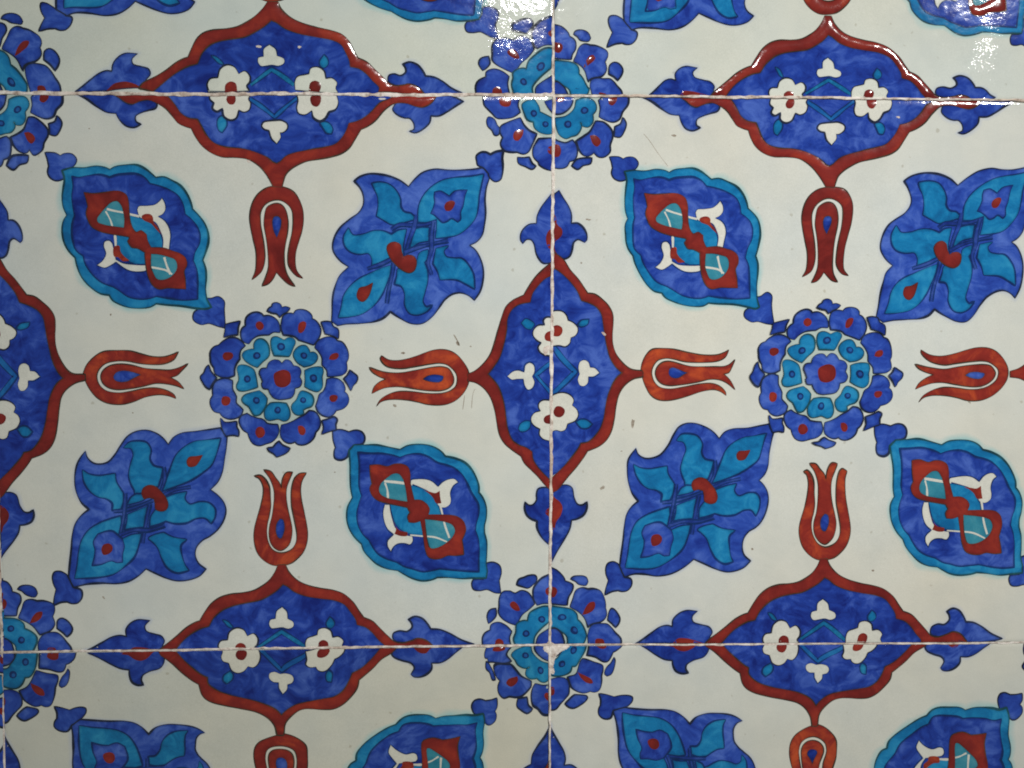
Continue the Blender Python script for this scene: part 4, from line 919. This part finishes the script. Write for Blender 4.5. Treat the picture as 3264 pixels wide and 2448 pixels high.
def tps(S, R):
    """thin-plate interpolation of residuals R known at S"""
    n = len(S)
    c = S.mean(0)
    s = max(np.ptp(S, axis=0).max(), 1.0)
    X = (S - c) / s
    if n < 4:
        return lambda q: np.repeat(R.mean(0)[None], len(q), 0)
    d = np.linalg.norm(X[:, None] - X[None], axis=2)
    K = np.where(d > 0, d ** 2 * np.log(np.maximum(d, 1e-9)), 0) + np.eye(n) * 2e-3
    P = np.concatenate([np.ones((n, 1)), X], 1)
    A = np.block([[K, P], [P.T, np.zeros((3, 3))]])
    w = np.linalg.lstsq(A, np.concatenate([R, np.zeros((3, 2))]), rcond=None)[0]

    def f(q):
        Y = (q - c) / s
        dd = np.linalg.norm(Y[:, None] - X[None], axis=2)
        k = np.where(dd > 0, dd ** 2 * np.log(np.maximum(dd, 1e-9)), 0)
        return k @ w[:n] + np.concatenate([np.ones((len(q), 1)), Y], 1) @ w[n:]
    return f


GROUP_PTS = {}
for p in PARTS:
    GROUP_PTS.setdefault(p.group, []).append(p.V)
GROUP_PTS = {g: np.concatenate(v) for g, v in GROUP_PTS.items()}


def group_map(tile, g):
    """function: template pixels -> wall coordinates for one motif on one tile"""
    ci, rj, turn = TILES[tile]
    home = HOME.get(g, 'ML')
    if tile == home:
        return px2wall
    hq = quad(*TILES[home][:2])
    tq = quad(ci, rj)
    if turn:
        tq = np.roll(tq, -1, 0)                 # home upper-left goes to the upper-right corner
    H = homography(hq, tq)
    base = lambda q: hmap(H, px2wall(q))
    s = ANCH.get((tile, g))
    if not s:
        return base
    S, D = parse_anchor(s)
    D = px2wall(D)
    R = D - base(S)
    bb = GROUP_PTS[g]
    lo, hi = bb.min(0), bb.max(0)
    diag = np.linalg.norm(hi - lo)
    ex_s, ex_r = [], []
    for cx in (lo[0], .5 * (lo[0] + hi[0]), hi[0]):
        for cy in (lo[1], .5 * (lo[1] + hi[1]), hi[1]):
            dd = np.linalg.norm(S - np.array([cx, cy]), axis=1)
            if dd.min() > .33 * diag:
                ex_s.append((cx, cy))
                ex_r.append(R[dd.argsort()[:3]].mean(0))
    if ex_s:
        S = np.concatenate([S, np.array(ex_s)])
        R = np.concatenate([R, np.array(ex_r)])
    f = tps(S, R)
    return lambda q: base(q) + f(q)


# ------------------------------------------------------------------ tile surface
GAP = 0.00045


def tile_surface(key):
    ph = np.random.default_rng(sum(map(ord, key))).uniform(0, 6.28, 8)

    def f(uv):
        """front surface height (m) over the wall plane at tile coordinates 0..1"""
        u, v = uv[:, 0], uv[:, 1]
        w = 0.00010 * (np.sin(5.1 * u + ph[0]) * np.sin(4.3 * v + ph[1]) + .6 * np.sin(9.7 * u + 3 * v + ph[2]) + .6 * np.sin(8.3 * v - 4 * u + ph[3]))
        d = np.minimum(np.minimum(u, 1 - u), np.minimum(v, 1 - v)) * PITCH
        k = np.clip(1 - d / 0.0016, 0, 1)
        return w - 0.00030 * k * k, np.clip(d / 0.0022, 0, 1)
    return f


def make_mesh(name, V, F, M, mats, attr=None, smooth=True):
    me = bpy.data.meshes.new(name)
    me.vertices.add(len(V))
    me.vertices.foreach_set('co', np.asarray(V, np.float32).ravel())
    F = np.asarray(F, np.int32)
    k = F.shape[1]
    me.loops.add(F.size)
    me.loops.foreach_set('vertex_index', F.ravel())
    me.polygons.add(len(F))
    me.polygons.foreach_set('loop_start', np.arange(0, F.size, k, dtype=np.int32))
    me.polygons.foreach_set('loop_total', np.full(len(F), k, np.int32))
    for mm in mats:
        me.materials.append(MAT[mm])
    if M is not None:
        me.polygons.foreach_set('material_index', np.asarray(M, np.int32))
    me.polygons.foreach_set('use_smooth', np.full(len(F), smooth, bool))
    if attr is not None:
        a = me.attributes.new('edge', 'FLOAT', 'POINT')
        a.data.foreach_set('value', np.asarray(attr, np.float32))
    me.update()
    me.validate()
    return me


def link(name, me, parent=None, loc=(0, 0, 0)):
    o = bpy.data.objects.new(name, me)
    o.location = loc
    o.parent = parent
    COL.objects.link(o)
    return o


wall = bpy.data.objects.new('tiled_wall', None)
wall.empty_display_size = 0.05
COL.objects.link(wall)
wall['label'] = 'wall of glossy white tiles painted with blue, turquoise and red floral pattern'
wall['category'] = 'tiled wall'
wall['kind'] = 'thing'

LABEL = {
 'TL': 'tile above the left joint, only its lower strip in view, one broad glare at its right corner',
 'TR': 'tile at the upper right whose red border lines catch small bright glints',
 'ML': 'whole tile left of the middle joint with blue rosette at its centre',
 'MR': 'large tile right of the middle joint, its right edge cut off by the picture',
 'BL': 'dim tile at the lower left, only its top strip in view',
 'BR': 'tile at the lower right with a mortar-filled chip at its upper left corner'}
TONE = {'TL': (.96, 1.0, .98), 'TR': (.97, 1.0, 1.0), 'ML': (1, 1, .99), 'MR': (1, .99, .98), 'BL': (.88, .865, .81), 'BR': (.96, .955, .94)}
TILT = {'TL': (0.0, 0.0), 'TR': (0.005, 0.006), 'ML': (0.0, 0.0), 'MR': (-0.003, 0.0), 'BL': (0, 0.003), 'BR': (0, 0)}


def slab_mesh(key, q, c):
    """tile body: gently wavy front with eased edges, four sides and a back"""
    e = np.array([0, .15, .3, .5, .75, 1.0, 1.3, 1.6]) / 240.0
    lines = np.concatenate([e, np.linspace(2.6 / 240, 1 - 2.6 / 240, 56), 1 - e[::-1]])
    n = len(lines)
    U, Vv = np.meshgrid(lines, lines)
    uv = np.stack([U.ravel(), Vv.ravel()], 1)
    g = GAP / PITCH
    xy = hmap(homography(UNIT, q), uv * (1 - 2 * g) + g)
    h, _ = tile_surface(key)(uv)
    V = np.stack([xy[:, 0] - c[0], -h, xy[:, 1] - c[1]], 1)
    idx = np.arange(n * n).reshape(n, n)
    F = np.stack([idx[:-1, :-1], idx[1:, :-1], idx[1:, 1:], idx[:-1, 1:]], -1).reshape(-1, 4)
    rim = np.concatenate([idx[0, :-1], idx[:-1, -1], idx[-1, :0:-1], idx[:0:-1, 0]])
    back = V[rim].copy()
    back[:, 1] = 0.009
    k = len(rim)
    o = len(V)
    V = np.concatenate([V, back])
    i = np.arange(k)
    j = (i + 1) % k
    F = np.concatenate([F, np.stack([rim[i], rim[j], o + j, o + i], 1)])
    return make_mesh('tile', V, F, None, ['glaze'])


RELIEF = {'TL': 1.0, 'TR': 1.5, 'ML': .62, 'MR': .5, 'BL': .6, 'BR': .6}
TILE_OBJ = {}
PATTERN = {}


def instance(part, key, gm, q, c):
    w = gm(part.V)
    Hi = homography(q, UNIT)
    uv = np.clip(hmap(Hi, w), 0.0022, 0.9978)
    xy = hmap(homography(UNIT, q), uv)
    h, ef = tile_surface(key)(uv)
    hh = part.h * 1e-3
    hh = hh + part.dome * 1e-3 * RELIEF[key]     # the red lies thicker on some tiles than on others
    hh = hh * (.3 + .7 * ef)
    return np.stack([xy[:, 0] - c[0], -(h + hh), xy[:, 1] - c[1]], 1)


def add_tile(key):
    ci, rj, _ = TILES[key]
    q = quad(ci, rj)
    c = q.mean(0)
    t = link('tile', slab_mesh(key, q, c), wall, (c[0], 0, c[1]))
    t['label'] = LABEL[key]
    tx, tz = TILT[key]
    t.rotation_euler = (tx, 0, tz)
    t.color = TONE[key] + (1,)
    TILE_OBJ[key] = (t, q, c)
    allv, allf, allm, alle, o = [], [], [], [], 0
    mats = list(MAT.keys())
    maps = {}
    for p in PARTS:
        gm = maps.get(p.group) or maps.setdefault(p.group, group_map(key, p.group))
        V = instance(p, key, gm, q, c)
        # seen from the front the triangles must face -Y
        F = p.F
        a, b, d = V[F[:, 0]], V[F[:, 1]], V[F[:, 2]]
        ny = np.cross(b - a, d - a)[:, 1]
        F = np.where((ny > 0)[:, None], F[:, ::-1], F)
        keep = np.abs(ny) > 1e-13
        F, M = F[keep], p.M[keep]
        if not len(F):
            continue
        po = link(p.name, make_mesh(p.name, V, F, M, p.mats, p.edge), t)
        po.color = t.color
        if key in ('ML', 'MR', 'TL', 'TR', 'BL', 'BR'):
            allv.append(V)
            allf.append(F + o)
            allm.append(np.array([mats.index(mm) for mm in p.mats])[M])
            alle.append(p.edge)
            o += len(V)
    PATTERN[key] = (np.concatenate(allv), np.concatenate(allf), np.concatenate(allm), np.concatenate(alle), mats)


for k in TILES:
    add_tile(k)

# tiles at either side of the picture, where the wall goes on
for src, ci, rj in (('TR', 0, 0), ('MR', 0, 1), ('BR', 0, 2), ('TL', 3, 0), ('ML', 3, 1), ('BL', 3, 2)):
    st, sq, sc = TILE_OBJ[src]
    c = quad(ci, rj).mean(0)
    t = link('tile', st.data, wall, (c[0], 0, c[1]))
    PV, PF, PM, PE, pm = PATTERN[src]
    me = make_mesh('painted_pattern', PV, PF, PM, pm, PE)
    link('painted_pattern', me, t)

# ------------------------------------------------------------------ mortar
corners = [nodes[0, 0], nodes[4, 0], nodes[4, 3], nodes[0, 3]]


def mortar_bed():
    x0, z1 = corners[0]
    x1, z0 = corners[2]
    V = []
    for y in (0.005, 0.03):
        V += [(x0 - .004, y, z0 - .004), (x1 + .004, y, z0 - .004), (x1 + .004, y, z1 + .004), (x0 - .004, y, z1 + .004)]
    F = [(0, 1, 2, 3), (7, 6, 5, 4), (0, 4, 5, 1), (1, 5, 6, 2), (2, 6, 7, 3), (3, 7, 4, 0)]
    link('mortar_bed', make_mesh('mortar_bed', np.array(V), np.array(F), None, ['mortar'], smooth=False), wall)


mortar_bed()


def joint(a, b, half, rough=1.0, bulge=()):
    """crumbly line of mortar pressed into the joint between two tiles"""
    a, b = np.asarray(a), np.asarray(b)
    half = half * .88
    L = np.linalg.norm(b - a)
    n = int(L / 0.0005)
    t = np.linspace(0, 1, n)
    d = (b - a) / L
    nr = np.array([-d[1], d[0]])
    mid = a[None] + (b - a)[None] * t[:, None]
    mid = mid + nr[None] * (smooth_noise(n, 60, -.00022, .00022) + smooth_noise(n, 9, -.00012, .00012))[:, None]
    hw1 = half * smooth_noise(n, 6, 1 - .45 * rough, 1 + .5 * rough) * smooth_noise(n, 70, .7, 1.2)
    hw2 = half * smooth_noise(n, 5, 1 - .45 * rough, 1 + .5 * rough) * smooth_noise(n, 60, .7, 1.2)
    for (tb, wb, k) in bulge:
        hw1 += k * np.exp(-((t - tb) / wb) ** 2)
        hw2 += k * np.exp(-((t - tb) / wb) ** 2)
    V = []
    for off, hgt in ((-1.0, -.9), (-.8, .12), (-.3, .22), (.3, .22), (.8, .12), (1.0, -.9)):
        w = np.where(off < 0, hw1, hw2) * off
        jit = smooth_noise(n, 4, -.10, .10) if hgt > 0 else 0
        p = mid + nr[None] * w[:, None]
        V.append(np.stack([p[:, 0], -(hgt + jit) * 1e-3 + 0 * p[:, 0], p[:, 1]], 1))
    V = np.stack(V, 1).reshape(-1, 3)
    i = np.arange(n - 1)[:, None] * 6 + np.arange(5)[None]
    F = np.stack([i, i + 1, i + 7, i + 6], -1).reshape(-1, 4)
    A = V[F[0]]
    if np.cross(A[1] - A[0], A[2] - A[0])[1] > 0:
        F = F[:, ::-1]
    link('mortar_joint', make_mesh('mortar_joint', V, F, None, ['mortar'], smooth=False), wall)


W_H = {(0, 1): .0008, (1, 1): .0010, (2, 1): .00075, (3, 1): .0007, (0, 2): .0007, (1, 2): .00065, (2, 2): .00055, (3, 2): .0006}
for (i, j), w in W_H.items():
    joint(nodes[i, j], nodes[i + 1, j], w, 1.0, ((0.97, .07, .0005),) if (i, j) == (1, 1) else ())
W_V = {0: .0008, 1: .0008, 2: .0006}
for i in (1, 2, 3):
    for j, w in W_V.items():
        joint(nodes[i, j], nodes[i, j + 1], w, .9)

# ------------------------------------------------------------------ chips, specks and scratches
def mark(name, key, mat, pts, hgt=0.02, rag=0.0):
    """small irregular patch on a tile, given in photograph pixels"""
    t, q, c = TILE_OBJ[key]
    lp = spline(np.array(pts, float), [False] * len(pts), True, 2.0)
    if rag:
        lp = lp + RNG.normal(0, rag, lp.shape)
    V, F, d = fill([lp], 6.0)
    w = px2wall(V)
    uv = hmap(homography(q, UNIT), w)
    h, ef = tile_surface(key)(np.clip(uv, 0, 1))
    P = np.stack([w[:, 0] - c[0], -(h + hgt * 1e-3 * (.4 + .6 * np.clip(d / 6.0, 0, 1))), w[:, 1] - c[1]], 1)
    a, b, e = P[F[:, 0]], P[F[:, 1]], P[F[:, 2]]
    ny = np.cross(b - a, e - a)[:, 1]
    F = np.where((ny > 0)[:, None], F[:, ::-1], F)
    o = link(name, make_mesh(name, P, F, None, [mat], np.ones(len(P))), t)
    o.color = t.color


def blob(x, y, rx, ry=None, ang=0.0, n=9):
    ry = ry or rx
    out = []
    for i in range(n):
        a = 2 * math.pi * i / n
        r = random.uniform(.7, 1.25)
        px, py = rx * r * math.cos(a), ry * r * math.sin(a)
        out.append((x + px * math.cos(ang) - py * math.sin(ang), y + px * math.sin(ang) + py * math.cos(ang)))
    return out


def scratch(name, key, mat, path, w):
    P = np.array(path, float)
    t = np.gradient(P, axis=0)
    t /= np.linalg.norm(t, axis=1, keepdims=True)
    nr = np.stack([t[:, 1], -t[:, 0]], 1)
    ww = np.array([w * random.uniform(.5, 1.2) for _ in P])
    ww[0] = ww[-1] = w * .25
    pts = np.concatenate([P + nr * ww[:, None] * .5, (P - nr * ww[:, None] * .5)[::-1]])
    mark(name, key, mat, pts)


for key, x, y, rx, ry, ang in (
        ('ML', 1285, 1125, 8, 4, 0), ('ML', 1258, 1293, 6, 5, 1), ('ML', 1500, 1104, 3, 3, 0), ('ML', 353, 1003, 4, 3, 2),
        ('ML', 423, 1316, 3, 2, 0), ('MR', 1853, 838, 3, 3, 0), ('MR', 1919, 1555, 9, 5, 2.6), ('MR', 1981, 1438, 3, 2, 0),
        ('MR', 2148, 431, 8, 4, 0), ('MR', 1876, 700, 11, 3, .1), ('MR', 2397, 1749, 4, 3, 1), ('MR', 2782, 1818, 5, 4, 0),
        ('MR', 2017, 1349, 5, 14, .1), ('MR', 3088, 1280, 3, 8, -.7), ('ML', 1067, 1505, 4, 2, 0), ('ML', 284, 410, 3, 2, 0),
        ('BL', 1425, 1995, 0, 0, 0), ('ML', 330, 1905, 7, 3, .8)):
    if rx:
        mark('iron_speck', key, 'S', blob(x, y, rx, ry, ang))
scratch('scratch', 'ML', 'S', [(1446, 1066), (1452, 1076), (1457, 1085), (1461, 1092), (1465, 1103)], 5)
mark('scuff', 'ML', 'S', blob(1459, 1094, 8, 4, .9))
scratch('scratch', 'ML', 'S', [(1515, 1239), (1509, 1250), (1506, 1265), (1504, 1285), (1503, 1302)], 2.2)
scratch('scratch', 'ML', 'S', [(1481, 1260), (1479, 1275), (1477, 1290), (1475, 1306)], 2.0)
scratch('scratch', 'MR', 'S', [(2052, 426), (2070, 447), (2092, 480), (2108, 502), (2133, 534)], 2.2)
mark('chip', 'ML', 'H', blob(795, 512, 8, 6, .4), 0.10, .6)
mark('chip', 'TL', 'H', blob(826, 149, 9, 4, .1), 0.30, .4)
mark('chip', 'TL', 'H', blob(955, 150, 5, 4, .1), 0.30, .4)
mark('chip', 'MR', 'H', blob(1925, 1064, 8, 4, .5), 0.5, .4)
mark('chip', 'MR', 'H', blob(2864, 373, 6, 3, 0), 0.35, .4)
mark('chip', 'ML', 'H', blob(1742, 1116, 10, 14, .3), 0.35, .6)
# the broken corner of the lower right tile, filled with mortar
mark('corner_fill', 'BR', 'mortar', [tuple(fpx('H2', p)) for p in (
    (815, 800), (870, 805), (935, 812), (1000, 818), (965, 855), (905, 885), (868, 918), (852, 965), (842, 1020), (850, 1085), (822, 1090), (812, 1000))], 0.5, .7)
mark('corner_fill', 'BL', 'mortar', [tuple(fpx('H2', p)) for p in (
    (820, 815), (820, 1000), (808, 960), (790, 900), (755, 870), (745, 845), (770, 815))], 0.5, .7)
mark('corner_fill', 'ML', 'mortar', [tuple(fpx('H2', p)) for p in ((812, 770), (812, 815), (750, 815), (775, 800), (795, 785))], 0.5, .5)
mark('corner_fill', 'MR', 'mortar', [tuple(fpx('H2', p)) for p in ((800, 770), (812, 785), (840, 795), (860, 815), (800, 815))], 0.5, .5)
